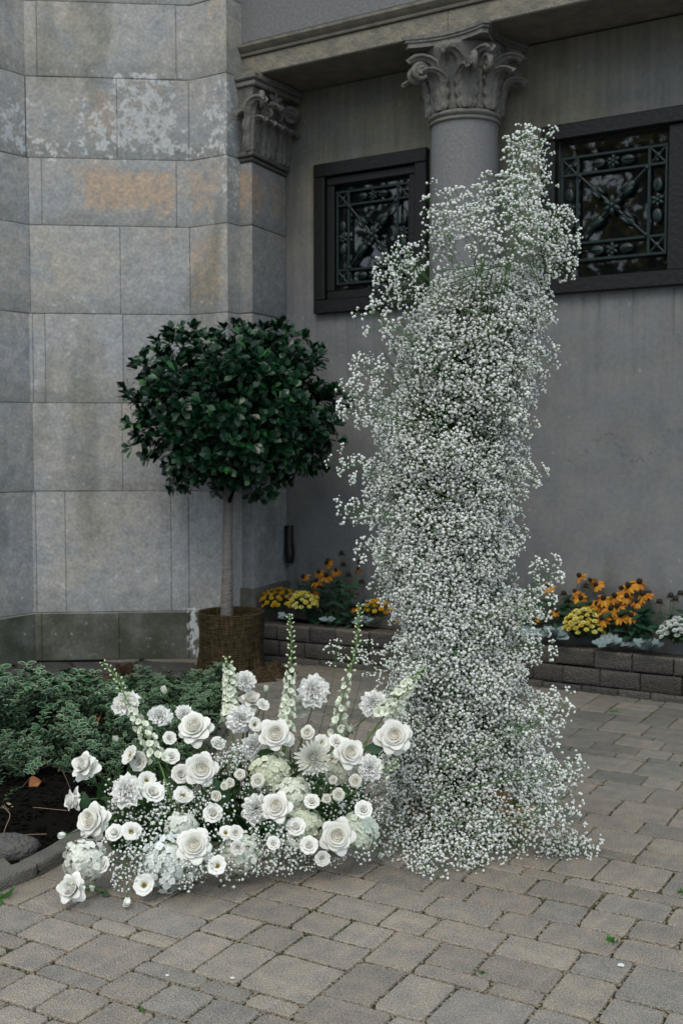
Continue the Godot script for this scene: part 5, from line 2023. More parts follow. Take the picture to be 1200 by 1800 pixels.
	# loose sprays that break the outline: where the tip ends, how it points, how far back its stem starts
	var loose := [
		[Vector3(2.654, 2.220, 2.363), Vector3(0.35, 1, 0), 0.34], [Vector3(2.696, 2.242, 2.335), Vector3(0.7, 1, 0), 0.2], [Vector3(2.643, 2.247, 2.347), Vector3(-0.1, 1, 0), 0.25],
		[Vector3(2.696, 2.140, 2.359), Vector3(0.6, 1, 0), 0.25], [Vector3(2.650, 2.105, 2.414), Vector3(0.1, 1, 0), 0.3], [Vector3(2.581, 2.096, 2.435), Vector3(-0.5, 1, 0), 0.3], [Vector3(2.681, 2.070, 2.417), Vector3(0.3, 1, 0), 0.3], [Vector3(2.706, 2.060, 2.353), Vector3(0.6, 1, 0.1), 0.3], [Vector3(2.646, 2.141, 2.320), Vector3(0.2, 1, -0.2), 0.3],
		[Vector3(2.486, 2.039, 2.521), Vector3(-0.4, 1, 0), 0.3], [Vector3(2.467, 1.979, 2.559), Vector3(-0.6, 1, 0.1), 0.3], [Vector3(2.519, 2.065, 2.428), Vector3(-0.1, 1, 0), 0.3], [Vector3(2.442, 1.924, 2.551), Vector3(-0.7, 0.8, 0.1), 0.25], [Vector3(2.542, 1.987, 2.533), Vector3(-0.2, 1, 0.2), 0.3], [Vector3(2.644, 2.016, 2.502), Vector3(0.1, 1, 0.3), 0.3], [Vector3(2.717, 1.990, 2.453), Vector3(0.4, 1, 0.3), 0.3], [Vector3(2.732, 1.964, 2.444), Vector3(0.6, 1, 0.3), 0.3], [Vector3(2.614, 1.916, 2.557), Vector3(0, 1, 0.4), 0.3], [Vector3(2.695, 1.895, 2.528), Vector3(0.2, 1, 0.4), 0.3],
		[Vector3(2.768, 1.972, 2.288), Vector3(1, 0.55, 0), 0.3], [Vector3(2.782, 1.901, 2.302), Vector3(1, 0.25, 0), 0.28], [Vector3(2.771, 1.845, 2.334), Vector3(1, 0.0, 0), 0.25], [Vector3(2.756, 1.921, 2.368), Vector3(0.9, 0.5, 0.1), 0.25], [Vector3(2.717, 1.890, 2.298), Vector3(0.9, 0.3, -0.1), 0.25], [Vector3(2.731, 2.019, 2.265), Vector3(0.8, 0.7, -0.1), 0.3],
		[Vector3(2.346, 1.845, 2.614), Vector3(-0.8, 0.5, 0), 0.28], [Vector3(2.319, 1.810, 2.656), Vector3(-1, 0.4, 0), 0.28], [Vector3(2.341, 1.754, 2.641), Vector3(-1, 0.2, 0.1), 0.25], [Vector3(2.365, 1.883, 2.577), Vector3(-0.6, 0.8, 0), 0.28],
		[Vector3(2.297, 1.674, 2.671), Vector3(-1, 0.5, 0), 0.2], [Vector3(2.240, 1.452, 2.708), Vector3(-1, 0.6, 0), 0.24], [Vector3(2.230, 1.395, 2.715), Vector3(-1, 0.2, 0), 0.24], [Vector3(2.282, 1.532, 2.680), Vector3(-0.9, 0.7, 0), 0.24], [Vector3(2.237, 1.219, 2.710), Vector3(-1, 0.3, 0), 0.22], [Vector3(2.249, 1.089, 2.702), Vector3(-1, 0.2, 0), 0.2], [Vector3(2.280, 0.957, 2.682), Vector3(-1, 0.5, 0), 0.2],
		[Vector3(2.721, 1.709, 2.391), Vector3(1, 0.5, 0), 0.2], [Vector3(2.730, 1.559, 2.385), Vector3(1, 0.5, 0), 0.2], [Vector3(2.710, 1.201, 2.398), Vector3(1, 0.3, 0), 0.2], [Vector3(2.751, 0.890, 2.371), Vector3(0.8, 0.7, 0), 0.24], [Vector3(2.729, 0.784, 2.385), Vector3(1, 0.2, 0), 0.2], [Vector3(2.730, 0.647, 2.385), Vector3(1, 0.1, 0), 0.2],
		[Vector3(2.795, 0.492, 2.462), Vector3(0.9, 0.6, 0), 0.3], [Vector3(2.806, 0.415, 2.455), Vector3(1, 0.35, 0), 0.26], [Vector3(2.769, 0.442, 2.479), Vector3(0.8, 0.6, 0), 0.26], [Vector3(2.872, 0.312, 2.507), Vector3(1, 0.3, 0.1), 0.3], [Vector3(2.839, 0.282, 2.529), Vector3(1, 0.2, 0.1), 0.26], [Vector3(2.866, 0.212, 2.535), Vector3(1, 0.5, 0.1), 0.24], [Vector3(2.848, 0.159, 2.547), Vector3(1, 0.1, 0.1), 0.22],
		[Vector3(2.815, 0.030, 2.464), Vector3(0.9, 0.02, 0.5), 0.26], [Vector3(2.894, 0.030, 2.382), Vector3(1, 0.03, 0.25), 0.34], [Vector3(2.863, 0.020, 2.412), Vector3(1, 0.02, 0.4), 0.3],
		[Vector3(2.669, 0.030, 2.596), Vector3(0.3, 0.02, 1), 0.25], [Vector3(2.563, 0.030, 2.769), Vector3(-0.2, 0.02, 1), 0.28], [Vector3(2.415, 0.030, 2.722), Vector3(-0.6, 0.02, 0.8), 0.24], [Vector3(2.594, 0.030, 2.680), Vector3(0.1, 0.03, 1), 0.24], [Vector3(2.710, 0.030, 2.497), Vector3(0.5, 0.03, 1), 0.24], [Vector3(2.309, 0.030, 2.650), Vector3(-1, 0.03, 0.5), 0.24], [Vector3(2.510, 0.040, 2.780), Vector3(-0.3, 0.03, 1), 0.22], [Vector3(2.654, 0.030, 2.664), Vector3(0.2, 0.03, 1), 0.22]]
	var long := MB.new()
	long.col = Color(0.085, 0.14, 0.05)
	for l in loose:
		var d: Vector3 = (ASIDE * l[1].x + Vector3.UP * l[1].y + TOWARD * l[1].z).normalized()
		for k in 2:
			var q: Vector3 = l[0] - o + (Vector3.ZERO if k == 0 else Vector3(rr(-1, 1), rr(-0.6, 0.6), rr(-1, 1)) * 0.035)
			q.y = maxf(q.y, 0.02)
			var s := rr(0.75, 1.0)
			put.append([q + TOWARD * 0.4, Transform3D(aim(d, rr(0, TAU), s), q - d * 0.15 * s)])
		var a: Vector3 = l[0] - o - d * 0.13
		var back: float = l[2]
		var b := a - d * back - Vector3(0, 0.05 * back, 0)
		b.y = maxf(b.y, 0.03)
		long.tube(PackedVector3Array([b, (a + b) / 2 + Vector3(0, 0.012, 0), a]), PackedFloat32Array([0.0019, 0.0016, 0.0012]), 4, false)
	stuff(obj("long_stems", long.done(), M.plant, t))
	put.sort_custom(func(a, b): return a[0].dot(TOWARD) > b[0].dot(TOWARD))
	var rest := []
	for k in put.size():
		var s: Array = sprays[k % 6]
		if k < 300:
			var p := obj("baby_breath_sprig", s[0], M.plant, t, put[k][1])
			stuff(obj("blossom", s[1], M.petal, p))
		else:
			rest.append(put[k][1])
	var fill := many("sprig_filling", sprays[1][2], M.petal, rest, t)
	fill.name = "sprig_filling"


# ---- cut flowers. Each is a thing: a bloom that faces d, on a stem from base

# a petal: v from its foot to its tip, u across; in a frame where y is the flower's axis and z points outwards
# p: r0 foot radius, l length, w half width, a0 and a1 lean from the axis at foot and tip, roll extra bend near the tip, cup curvature radius, point, frill, back (edges rolled back)
func petal_into(mb: MB, az: float, y0: float, p: Dictionary, nu := 7, nv := 7) -> void:
	var b := Basis(Vector3.UP, az)
	var pts := PackedVector3Array()
	var r: float = p.r0
	var y := y0
	var l: float = p.l
	var sway: float = rr(-0.12, 0.12)
	var ph := rr(0, TAU)
	for j in nv:
		var v := float(j) / (nv - 1)
		var a: float = lerpf(p.a0, p.a1, v) + p.roll * pow(clampf((v - 0.55) / 0.45, 0, 1), 2)
		if j > 0:
			r += sin(a) * l / (nv - 1)
			y += cos(a) * l / (nv - 1)
		var w: float = p.w * (0.35 + 0.65 * sin(PI * 0.5 * minf(1.0, v * 1.55))) * (1.0 - p.point * pow(v, 3.0))
		if v > 0.9:
			w *= 0.86
		for i in nu:
			var u := float(i) / (nu - 1) * 2 - 1
			var t: float = u * w / p.cup
			var x: float = sin(t) * p.cup
			var back: float = (1.0 - cos(t)) * p.cup
			var q := Vector3(x, y, r - back)
			# the outward normal of the blade, for rolled edges, points and frills
			var nrm := Vector3(0, -sin(a), cos(a))
			q += nrm * (p.back * pow(absf(u), 3.0) * smoothstep(0.35, 1.0, v) * w)
			q -= Vector3(0, cos(a), sin(a)) * (l * p.tip * u * u * smoothstep(0.6, 1.0, v))
			if p.frill > 0.0:
				q += nrm * (p.frill * l * sin(u * 7.0 + ph) * v * v * v) + Vector3(0, cos(a), sin(a)) * (p.frill * 0.5 * l * sin(u * 14.0 + ph * 2) * pow(v, 4))
			q += nrm * sway * l * 0.15 * v * u
			pts.append(b * q)
	mb.grid(pts, nu, nv)


func pet(r0: float, l: float, w: float, a0: float, a1: float, roll: float, cup: float, tip := 0.0, back := 0.0, point := 0.0, frill := 0.0) -> Dictionary:
	return {"r0": r0, "l": l, "w": w, "a0": a0, "a1": a1, "roll": roll, "cup": cup, "tip": tip, "back": back, "point": point, "frill": frill}


var cut := {}


# the rolled middle of a double bloom: a low dome with the rim of one long rolled petal winding over it
func whorl(mb: MB, c: Color, r1: float, floor_y: float, rim_y: float, turns: float) -> void:
	mb.col = c * 0.94
	mb.ball(Vector3(0, floor_y - r1 * 0.9, 0), Vector3(r1, r1 * 0.9, r1), 12, 8)
	mb.col = c
	var n := int(turns * 16)
	var pts := PackedVector3Array()
	for row in 4:
		for k in n:
			var f := float(k) / (n - 1)
			var g := f * turns * TAU
			var r := lerpf(0.012, r1 * 1.02, pow(f, 0.85)) * (1.0 + 0.06 * sin(g * 2.6))
			var top := rim_y - 0.05 * f + 0.008 * sin(g * 2.6 + 1.0)
			var h: float = [0.0, 0.55, 0.9, 1.0][row]
			var y := lerpf(floor_y - 0.10, top, h)
			var lean: float = [0.05, 0.0, -0.012, 0.006][row] * r1 / 0.19
			pts.append(Vector3(cos(g) * (r + lean), y, sin(g) * (r + lean)))
	mb.grid(pts, n, 4)


# heart mesh and outer petal meshes of a bloom of unit width, by kind and variant
func bloom(kind: String, v: int) -> Dictionary:
	var key := "%s%d" % [kind, v]
	if cut.has(key):
		return cut[key]
	var heart := MB.new()
	var outer := []
	var white := Color(0.875, 0.865, 0.82)
	heart.col = white
	var layer := func(n: int, y: float, p: Dictionary, g: float, own: bool, c: Color, jit := 0.08) -> void:
		for k in n:
			var mb := MB.new() if own else heart
			mb.col = c * rr(0.965, 1.02)
			var q := p.duplicate()
			q.l *= rr(1.0 - jit, 1.0 + jit)
			q.a1 += rr(-jit, jit)
			petal_into(mb, g + TAU * k / n + rr(-jit, jit), y, q)
			if own:
				outer.append(mb.done())
	match kind:
		"rose":
			var cream := Color(0.87, 0.835, 0.75)
			whorl(heart, cream, 0.19, 0.31, 0.40, 3.4)
			layer.call(5, 0.015, pet(0.06, 0.385, 0.21, 0.36, 0.18, 0.4, 0.20, 0.02, 0.04), 0.1, false, white)
			layer.call(5, 0.01, pet(0.065, 0.40, 0.24, 0.52, 0.30, 0.7, 0.25, 0.05, 0.10), 0.7, false, white)
			layer.call(5, 0.0, pet(0.06, 0.44, 0.31, 0.78, 0.50, 1.0, 0.32, 0.30, 0.28), 0.0, true, white)
			layer.call(5, -0.02, pet(0.05, 0.50, 0.35, 1.05, 0.80, 1.1, 0.42, 0.52, 0.42), 0.55, true, white)
			if v % 2 == 0:
				layer.call(4, -0.04, pet(0.04, 0.52, 0.33, 1.35, 1.25, 1.0, 0.5, 0.58, 0.48), 0.2, true, white)
		"side_rose":
			whorl(heart, white, 0.13, 0.36, 0.45, 2.3)
			layer.call(5, 0.03, pet(0.04, 0.43, 0.18, 0.15, 0.08, 0.3, 0.13, 0.02, 0.03), 0.7, false, white)
			layer.call(5, 0.0, pet(0.05, 0.47, 0.25, 0.45, 0.2, 0.6, 0.2, 0.25, 0.2), 0.2, true, white)
			layer.call(5, -0.02, pet(0.04, 0.52, 0.28, 0.7, 0.4, 1.4, 0.28, 0.5, 0.4), 0.7, true, white)
			layer.call(3, -0.03, pet(0.03, 0.50, 0.27, 1.2, 1.1, 1.2, 0.4, 0.5, 0.42), 0.3, true, white)
		"spray_rose":
			var cream := Color(0.79, 0.765, 0.68)
			whorl(heart, cream, 0.20, 0.28, 0.37, 2.6)
			layer.call(5, 0.0, pet(0.06, 0.40, 0.26, 0.6, 0.35, 0.9, 0.24, 0.03, 0.1), 0.0, true, Color(0.80, 0.78, 0.70))
			layer.call(5, -0.02, pet(0.05, 0.44, 0.28, 0.95, 0.75, 1.0, 0.34, 0.05, 0.18), 0.6, true, Color(0.80, 0.79, 0.73))
		"lisianthus":
			if v % 2 == 0:
				heart.col = Color(0.20, 0.17, 0.03)
				heart.ball(Vector3(0, 0.12, 0), Vector3(0.055, 0.10, 0.055), 7, 5)
				heart.col = Color(0.55, 0.42, 0.06)
				for k in 5:
					var g := TAU * k / 5
					heart.ball(Vector3(cos(g) * 0.09, 0.16, sin(g) * 0.09), Vector3(0.035, 0.05, 0.035), 6, 4)
				layer.call(5, 0.0, pet(0.05, 0.42, 0.27, 0.25, 0.75, 0.7, 0.26, 0.0, 0.05, 0.0, 0.02), 0.1, true, white)
				layer.call(5, -0.01, pet(0.04, 0.54, 0.33, 0.5, 1.0, 0.7, 0.42, 0.0, 0.10, 0.0, 0.07), 0.7, true, white)
			else:
				whorl(heart, white, 0.11, 0.24, 0.38, 1.3)
				layer.call(4, 0.0, pet(0.05, 0.40, 0.25, 0.2, 0.05, 0.5, 0.17, 0.0, 0.05, 0.0, 0.06), 0.9, false, white)
				layer.call(5, 0.0, pet(0.05, 0.46, 0.30, 0.35, 0.4, 0.9, 0.26, 0.0, 0.12, 0.0, 0.06), 0.1, true, white)
				layer.call(5, -0.01, pet(0.04, 0.54, 0.33, 0.6, 0.75, 0.9, 0.38, 0.0, 0.16, 0.0, 0.07), 0.7, true, white)
		"bud":
			layer.call(3, 0.0, pet(0.03, 0.62, 0.26, 0.42, -0.42, -0.1, 0.22, 0.1), 0.0, false, white)
			layer.call(4, 0.0, pet(0.05, 0.66, 0.30, 0.6, -0.45, 0.2, 0.28, 0.08, 0.05), 0.6, true, Color(0.78, 0.80, 0.72))
		"carnation":
			for k in 5:
				var f := k / 4.0
				layer.call(6 + 2 * k, 0.06 - 0.02 * k, pet(0.03, lerpf(0.38, 0.50, f), lerpf(0.12, 0.21, f), lerpf(0.0, 0.95, f), lerpf(0.1, 1.2, f), 0.4, 0.6, 0.0, 0.0, -0.3, 0.20), k * 0.5, k >= 3, Color(0.88, 0.88, 0.86), 0.14)
		"chrysanthemum":
			for k in 9:
				var f := k / 8.0
				var n := 7 + k * 2
				for i in n:
					var own := k >= 7
					var mb := MB.new() if own else heart
					mb.col = Color(0.82, 0.82, 0.76).lerp(Color(0.74, 0.76, 0.55), clampf(0.6 - f * 2, 0, 0.6)) * rr(0.95, 1.0)
					petal_into(mb, TAU * (i + 0.5 * (k % 2)) / n + rr(-0.08, 0.08), 0.10 - 0.10 * f, pet(0.02, lerpf(0.16, 0.50, pow(f, 0.7)) * rr(0.9, 1.1), 0.036, lerpf(0.05, 1.35, f), lerpf(-0.15, 1.15, f) , lerpf(-0.7, -0.4, f), 0.045, 0.1), 3, 5)
					if own:
						outer.append(mb.done())
	cut[key] = {"heart": heart.done(), "outer": outer}
	return cut[key]


var sepal_mesh: ArrayMesh


func stem_to(t: Node3D, foot: Vector3, q: Vector3, d: Vector3, r: float, col: Color) -> void:
	var cv := Curve3D.new()
	var l := foot.distance_to(q)
	cv.add_point(foot, Vector3.ZERO, Vector3(0, l * 0.35, 0))
	cv.add_point(q, -d * l * 0.30, Vector3.ZERO)
	var pp := PackedVector3Array()
	var rad := PackedFloat32Array()
	for k in 8:
		pp.append(cv.sample(0, k / 7.0))
		rad.append(r)
	var mb := MB.new()
	mb.col = col
	mb.tube(pp, rad, 6)
	obj("stem", mb.done(), M.plant, t)


# where the stems come together in the foam, below a bloom
func foot_of(q: Vector3) -> Vector3:
	var a := Vector3(1.659, 0.000, 3.188)
	var b := Vector3(2.151, 0.000, 2.558)
	var f := clampf((q - a).dot(b - a) / (b - a).length_squared(), 0.0, 1.0)
	f = 0.5 + (f - 0.5) * 0.8
	var g := a.lerp(b, f)
	return g + Vector3(rr(-0.04, 0.04), 0.09, rr(-0.04, 0.04))


func view_dir(a: float, b: float) -> Vector3:
	return (TOWARD + ASIDE * a + Vector3.UP * b).normalized()


func flower(called: String, label: String, category: String, kind: String, v: int, q: Vector3, d: Vector3, size: float, foot := Vector3.INF, group := "") -> Node3D:
	var f := foot_of(q) if foot == Vector3.INF else foot
	var t := thing(called, label, category, f, group)
	var m := bloom(kind, v)
	var x := Transform3D(aim(d, rr(0, TAU), size), q - f - d.normalized() * size * 0.18)
	var h := obj("heart", m.heart, M.petal, t, x)
	for o in m.outer:
		obj("petal", o, M.petal, h)
	var green := Color(0.075, 0.15, 0.045) * rr(0.75, 1.2)
	stem_to(t, Vector3.ZERO, x.origin, d.normalized(), 0.0028 if kind.contains("rose") and kind != "spray_rose" else 0.0018, green)
	var cx := MB.new()
	for k in 5:
		var g := TAU * k / 5
		var e := Vector3(cos(g), -0.15 if kind.contains("rose") else 0.9, sin(g)).normalized()
		var z := (Vector3.UP - e * e.y).normalized()
		leaf_into(cx, Transform3D(Basis(e.cross(z), e, z).scaled_local(Vector3.ONE * (0.34 if kind != "bud" else 0.5)), Vector3(0, -0.03, 0)), 0.26, 0.2, Color(0.08, 0.16, 0.05))
	cx.col = Color(0.08, 0.16, 0.05)
	cx.ball(Vector3(0, -0.05, 0), Vector3(0.08, 0.08, 0.08), 7, 5)
	obj("calyx", cx.done(), M.plant, t, x)
	return t


func hydrangea(label: String, q: Vector3, d: Vector3, size: float, tone: Color) -> void:
	var f := foot_of(q)
	f = Vector3(lerpf(f.x, q.x, 0.6), 0.0, lerpf(f.z, q.z, 0.6)) - TOWARD * 0.03
	var t := thing("hydrangea", label, "hydrangea", f)
	var fm := []
	for v in 3:
		var mb := MB.new()
		for k in 4:
			var b := Basis(Vector3.UP, TAU * k / 4 + rr(-0.12, 0.12))
			mb.col = tone * rr(0.93, 1.04)
			var pts := PackedVector3Array()
			for j in 5:
				var vv := j / 4.0
				var w := 0.52 * sin(PI * clampf(0.10 + vv * 0.80, 0, 1))
				for i in 3:
					var u := i - 1.0
					pts.append(b * Vector3(u * w * 0.9, 0.12 * vv * (1.0 + 0.6 * rr(-1, 1)) + 0.06 * u * u - 0.18 * vv * vv, 0.06 + 0.72 * vv * (1.0 - 0.12 * u * u)))
			mb.grid(pts, 3, 5)
		mb.col = Color(0.55, 0.60, 0.35)
		mb.ball(Vector3(0, 0.05, 0), Vector3(0.09, 0.08, 0.09), 6, 4)
		fm.append(mb.done())
	var stemb := MB.new()
	stemb.col = Color(0.09, 0.16, 0.05)
	stemb.tube(PackedVector3Array([Vector3(0, 0.02, 0), (q - f) * 0.6, q - f - d * size * 0.25]), PackedFloat32Array([0.004, 0.0035, 0.003]), 6)
	obj("stem", stemb.done(), M.plant, t)
	var body := MB.new()
	body.col = Color(0.46, 0.50, 0.34)
	body.ball(q - f, Vector3.ONE * size * 0.36, 12, 8)
	obj("cluster_core", body.done(), M.plant, t)
	var n := int(150 * size / 0.14)
	var bx := aim(d)
	for k in n:
		var y := 1.0 - (k + 0.5) / n * 1.45
		var g := k * 2.39996
		var e: Vector3 = bx * Vector3(cos(g) * sqrt(maxf(0, 1 - y * y)), y, sin(g) * sqrt(maxf(0, 1 - y * y)))
		var p: Vector3 = q - f + e * size * rr(0.41, 0.55)
		if p.y < 0.008 or e.dot(TOWARD) < -0.35:
			continue
		obj("floret", fm[k % 3], M.petal, t, Transform3D(aim(e + Vector3(rr(-1, 1), rr(-1, 1), rr(-1, 1)) * 0.45, rr(0, TAU), 0.0160 * rr(0.85, 1.2)), p))


# a flower spike: points from its foot to its tip; open flowers from a to b of its length, buds above
func delphinium(label: String, pts: Array, a: float, b: float, called := "delphinium", big := 0.0145, full := 1.0) -> void:
	var f: Vector3 = pts[0]
	var t := thing(called, label, called, f)
	var cv := Curve3D.new()
	for i in pts.size():
		var tn: Vector3 = (pts[mini(i + 1, pts.size() - 1)] - pts[maxi(i - 1, 0)]) / 6.0
		cv.add_point(pts[i] - f, -tn, tn)
	cv.bake_interval = 0.01
	var ln := cv.get_baked_length()
	var pp := PackedVector3Array()
	var rad := PackedFloat32Array()
	for k in 14:
		pp.append(cv.sample_baked(ln * k / 13.0))
		rad.append(lerpf(0.0032, 0.0014, k / 13.0))
	var mb := MB.new()
	mb.col = Color(0.12, 0.23, 0.06)
	mb.tube(pp, rad, 6)
	obj("stalk", mb.done(), M.plant, t)
	if not cut.has("delphfloret"):
		var fl := []
		for v in 3:
			var m := MB.new()
			for k in 6:
				m.col = Color(0.77, 0.81, 0.68) * rr(0.9, 1.02)
				petal_into(m, TAU * k / 6 + rr(-0.15, 0.15), 0.0, pet(0.06, rr(0.75, 1.1), 0.50, rr(0.3, 0.7), rr(0.7, 1.4), 0.5, 0.8, 0.05, 0.05, 0.0, 0.10), 4, 5)
			m.col = Color(0.60, 0.64, 0.38)
			m.ball(Vector3(0, 0.2, 0), Vector3(0.11, 0.2, 0.11), 6, 4)
			fl.append(m.done())
		var bd := MB.new()
		bd.col = Color(0.55, 0.63, 0.38)
		bd.ball(Vector3(0, 0.9, 0), Vector3(0.42, 0.62, 0.42), 7, 6)
		bd.col = Color(0.14, 0.26, 0.07)
		bd.tube(PackedVector3Array([Vector3(0, -0.6, 0), Vector3(0, 0.4, 0)]), PackedFloat32Array([0.10, 0.12]), 4, false)
		cut["delphfloret"] = fl
		cut["delphbud"] = bd.done()
	var s := a
	var k := 0
	while s < 1.0:
		var q := cv.sample_baked(ln * s)
		var up := (cv.sample_baked(ln * minf(1, s + 0.02)) - cv.sample_baked(ln * maxf(0, s - 0.02))).normalized()
		var g := k * 2.39996
		var side := aim(up) * Vector3(cos(g), 0, sin(g))
		if s < b:
			var e := (side + up * 0.35).normalized()
			var sz := big * lerpf(1.6, 0.85, (s - a) / maxf(0.01, b - a)) * rr(0.9, 1.1)
			obj("floret", cut["delphfloret"][k % 3], M.petal, t, Transform3D(aim(e + Vector3(rr(-1, 1), rr(-1, 1), rr(-1, 1)) * 0.45, rr(0, TAU), sz), q + e * sz * 1.0))
			s += 0.0040 / ln / full
		else:
			var e := (side + up * 0.55).normalized()
			var c := (s - b) / maxf(0.01, 1.0 - b)
			var sz := lerpf(0.0095, 0.0056, c)
			obj("bud", cut["delphbud"], M.plant, t, Transform3D(aim(e, 0, sz), q + e * sz * 0.9))
			s += lerpf(0.0080, 0.0045, c) / ln
		k += 1


func build_arrangement() -> void:
	# foam bricks that hold the stems
	for r in [["dark green floral foam block hidden low in the left of the arrangement", Vector3(1.707, 0.000, 3.084)], ["dark green floral foam block hidden low in the middle of the arrangement", Vector3(1.877, 0.000, 2.858)], ["dark green floral foam block hidden low at the right of the arrangement", Vector3(2.066, 0.000, 2.654)]]:
		var mb := MB.new()
		mb.box(Vector3(-0.115, 0, -0.055), Vector3(0.115, 0.085, 0.055), 0.008)
		var b := obj("foam_block", mb.done(), M.foam, null, Transform3D(Basis(Vector3.UP, 0.5), r[1]))
		tag(b, r[0], "floral foam")
	var roses := [
		["white rose held highest at the left side, above the drooping one", Vector3(1.653, 0.308, 3.310), view_dir(-0.7, 0.7), 0.115, "side_rose", 0],
		["drooping white rose seen from behind, below the highest left one", Vector3(1.652, 0.215, 3.359), view_dir(-1.2, 0.0), 0.085, "side_rose", 1],
		["large white rose above the left hydrangea and its buds", Vector3(1.757, 0.180, 3.386), view_dir(-0.5, 0.25), 0.115, "rose", 0],
		["white rose lying on the pavers at the far left, lowest of all", Vector3(1.856, 0.055, 3.562), view_dir(-0.35, 0.1), 0.105, "side_rose", 0],
		["large white rose at the upper left in front of the periwinkle", Vector3(1.867, 0.404, 3.050), view_dir(0.05, 0.45), 0.118, "rose", 2],
		["large white rose with a dark leaf at its right, below the upper left one", Vector3(1.976, 0.313, 3.146), view_dir(0.05, 0.25), 0.118, "rose", 1],
		["large white rose resting on the biggest hydrangea", Vector3(2.101, 0.156, 3.327), view_dir(-0.05, 0.2), 0.112, "rose", 2],
		["white rose left of the first tall spike on a long bare stem", Vector3(2.138, 0.408, 2.991), view_dir(-0.1, 0.3), 0.112, "rose", 1],
		["rightmost white rose, in front of the flower pillar", Vector3(2.450, 0.408, 2.809), view_dir(0.1, 0.15), 0.118, "rose", 0],
		["white rose just right of the shaggy chrysanthemum", Vector3(2.359, 0.367, 2.917), view_dir(0.1, 0.2), 0.105, "rose", 3],
		["white rose touching a carnation in the middle of the arrangement", Vector3(2.212, 0.222, 3.086), view_dir(0.05, 0.15), 0.106, "rose", 1],
		["large white rose low at the right, nearest the pavers", Vector3(2.372, 0.141, 3.004), view_dir(0.12, 0.22), 0.118, "rose", 3],
		["white rose opening sideways behind the carnation above the stems", Vector3(1.951, 0.468, 2.874), view_dir(0.4, 0.6), 0.085, "side_rose", 1],
	]
	for r in roses:
		r[2] = (r[2] + Vector3(0, rr(0.05, 0.45), 0) + ASIDE * rr(-0.35, 0.35)).normalized()
		var foot := Vector3.INF
		if r[1].y < 0.07:
			foot = r[1] - r[2] * 0.10 + Vector3(0, -0.02, 0) + ASIDE * 0.06
		var t := flower("rose", r[0], "rose", r[4], r[5], r[1], r[2], r[3], foot)
		if r[1].y > 0.2:
			for k in 2:
				var q: Vector3 = (r[1] - t.position) * rr(0.55, 0.8) + Vector3(rr(-0.02, 0.02), 0, rr(-0.02, 0.02))
				var mb := MB.new()
				leaf_into(mb, Transform3D(aim(Vector3(rr(-1, 1), rr(-0.3, 0.4), rr(-1, 1)), rr(0, TAU), 0.055), q), 0.62, 0.25, Color(0.022, 0.06, 0.022), 0.15, 0.7)
				obj("leaf", mb.done(), M.glossy_leaf, t)
	var double := [
		["ruffled white carnation at the top left under the first spike", Vector3(1.702, 0.485, 3.183), view_dir(-0.1, 0.5), 0.085, "carnation"],
		["ruffled white carnation right of the top left one", Vector3(1.750, 0.431, 3.079), view_dir(0.1, 0.7), 0.074, "carnation"],
		["small white carnation peeping over the upper left rose", Vector3(1.787, 0.430, 3.007), view_dir(0.1, 0.8), 0.055, "carnation"],
		["ruffled white carnation on a tall stem beside the upper spike", Vector3(2.000, 0.433, 2.986), view_dir(-0.1, 0.3), 0.086, "carnation"],
		["ruffled white carnation seen from the side below the tall one", Vector3(2.058, 0.357, 2.995), view_dir(0.0, -0.1), 0.078, "carnation"],
		["ruffled white carnation right of the thick white spike", Vector3(1.938, 0.529, 2.883), view_dir(0.3, 0.5), 0.066, "carnation"],
		["large ruffled white carnation in the left half above the lisianthus pair", Vector3(1.815, 0.257, 3.299), view_dir(-0.15, 0.3), 0.096, "carnation"],
		["ruffled white carnation at the right below the rose pair", Vector3(2.411, 0.320, 2.883), view_dir(0.3, 0.2), 0.075, "carnation"],
		["ruffled white carnation pressed against the middle rose", Vector3(2.137, 0.203, 3.087), view_dir(-0.2, 0.15), 0.084, "carnation"],
		["highest double white bloom, alone between the two tall spikes", Vector3(2.143, 0.506, 2.796), view_dir(0.05, 0.45), 0.10, "carnation"],
		["loose white double bloom leaning on the pillar at the upper right", Vector3(2.365, 0.494, 2.793), view_dir(0.2, 0.4), 0.08, "carnation"],
	]
	for r in double:
		r[2] = (r[2] + Vector3(0, rr(0.0, 0.5), 0) + ASIDE * rr(-0.4, 0.4)).normalized()
		flower("carnation", r[0], "carnation", r[4], rng.randi() % 2, r[1], r[2], r[3])
	flower("chrysanthemum", "big shaggy white chrysanthemum with a pale yellow heart", "chrysanthemum", "chrysanthemum", 0, Vector3(2.279, 0.357, 2.993), view_dir(-0.05, 0.35), 0.122)
	flower("chrysanthemum", "white chrysanthemum seen from the side behind the highest bloom", "chrysanthemum", "chrysanthemum", 0, Vector3(2.095, 0.448, 2.804), view_dir(0.2, 0.9), 0.085)
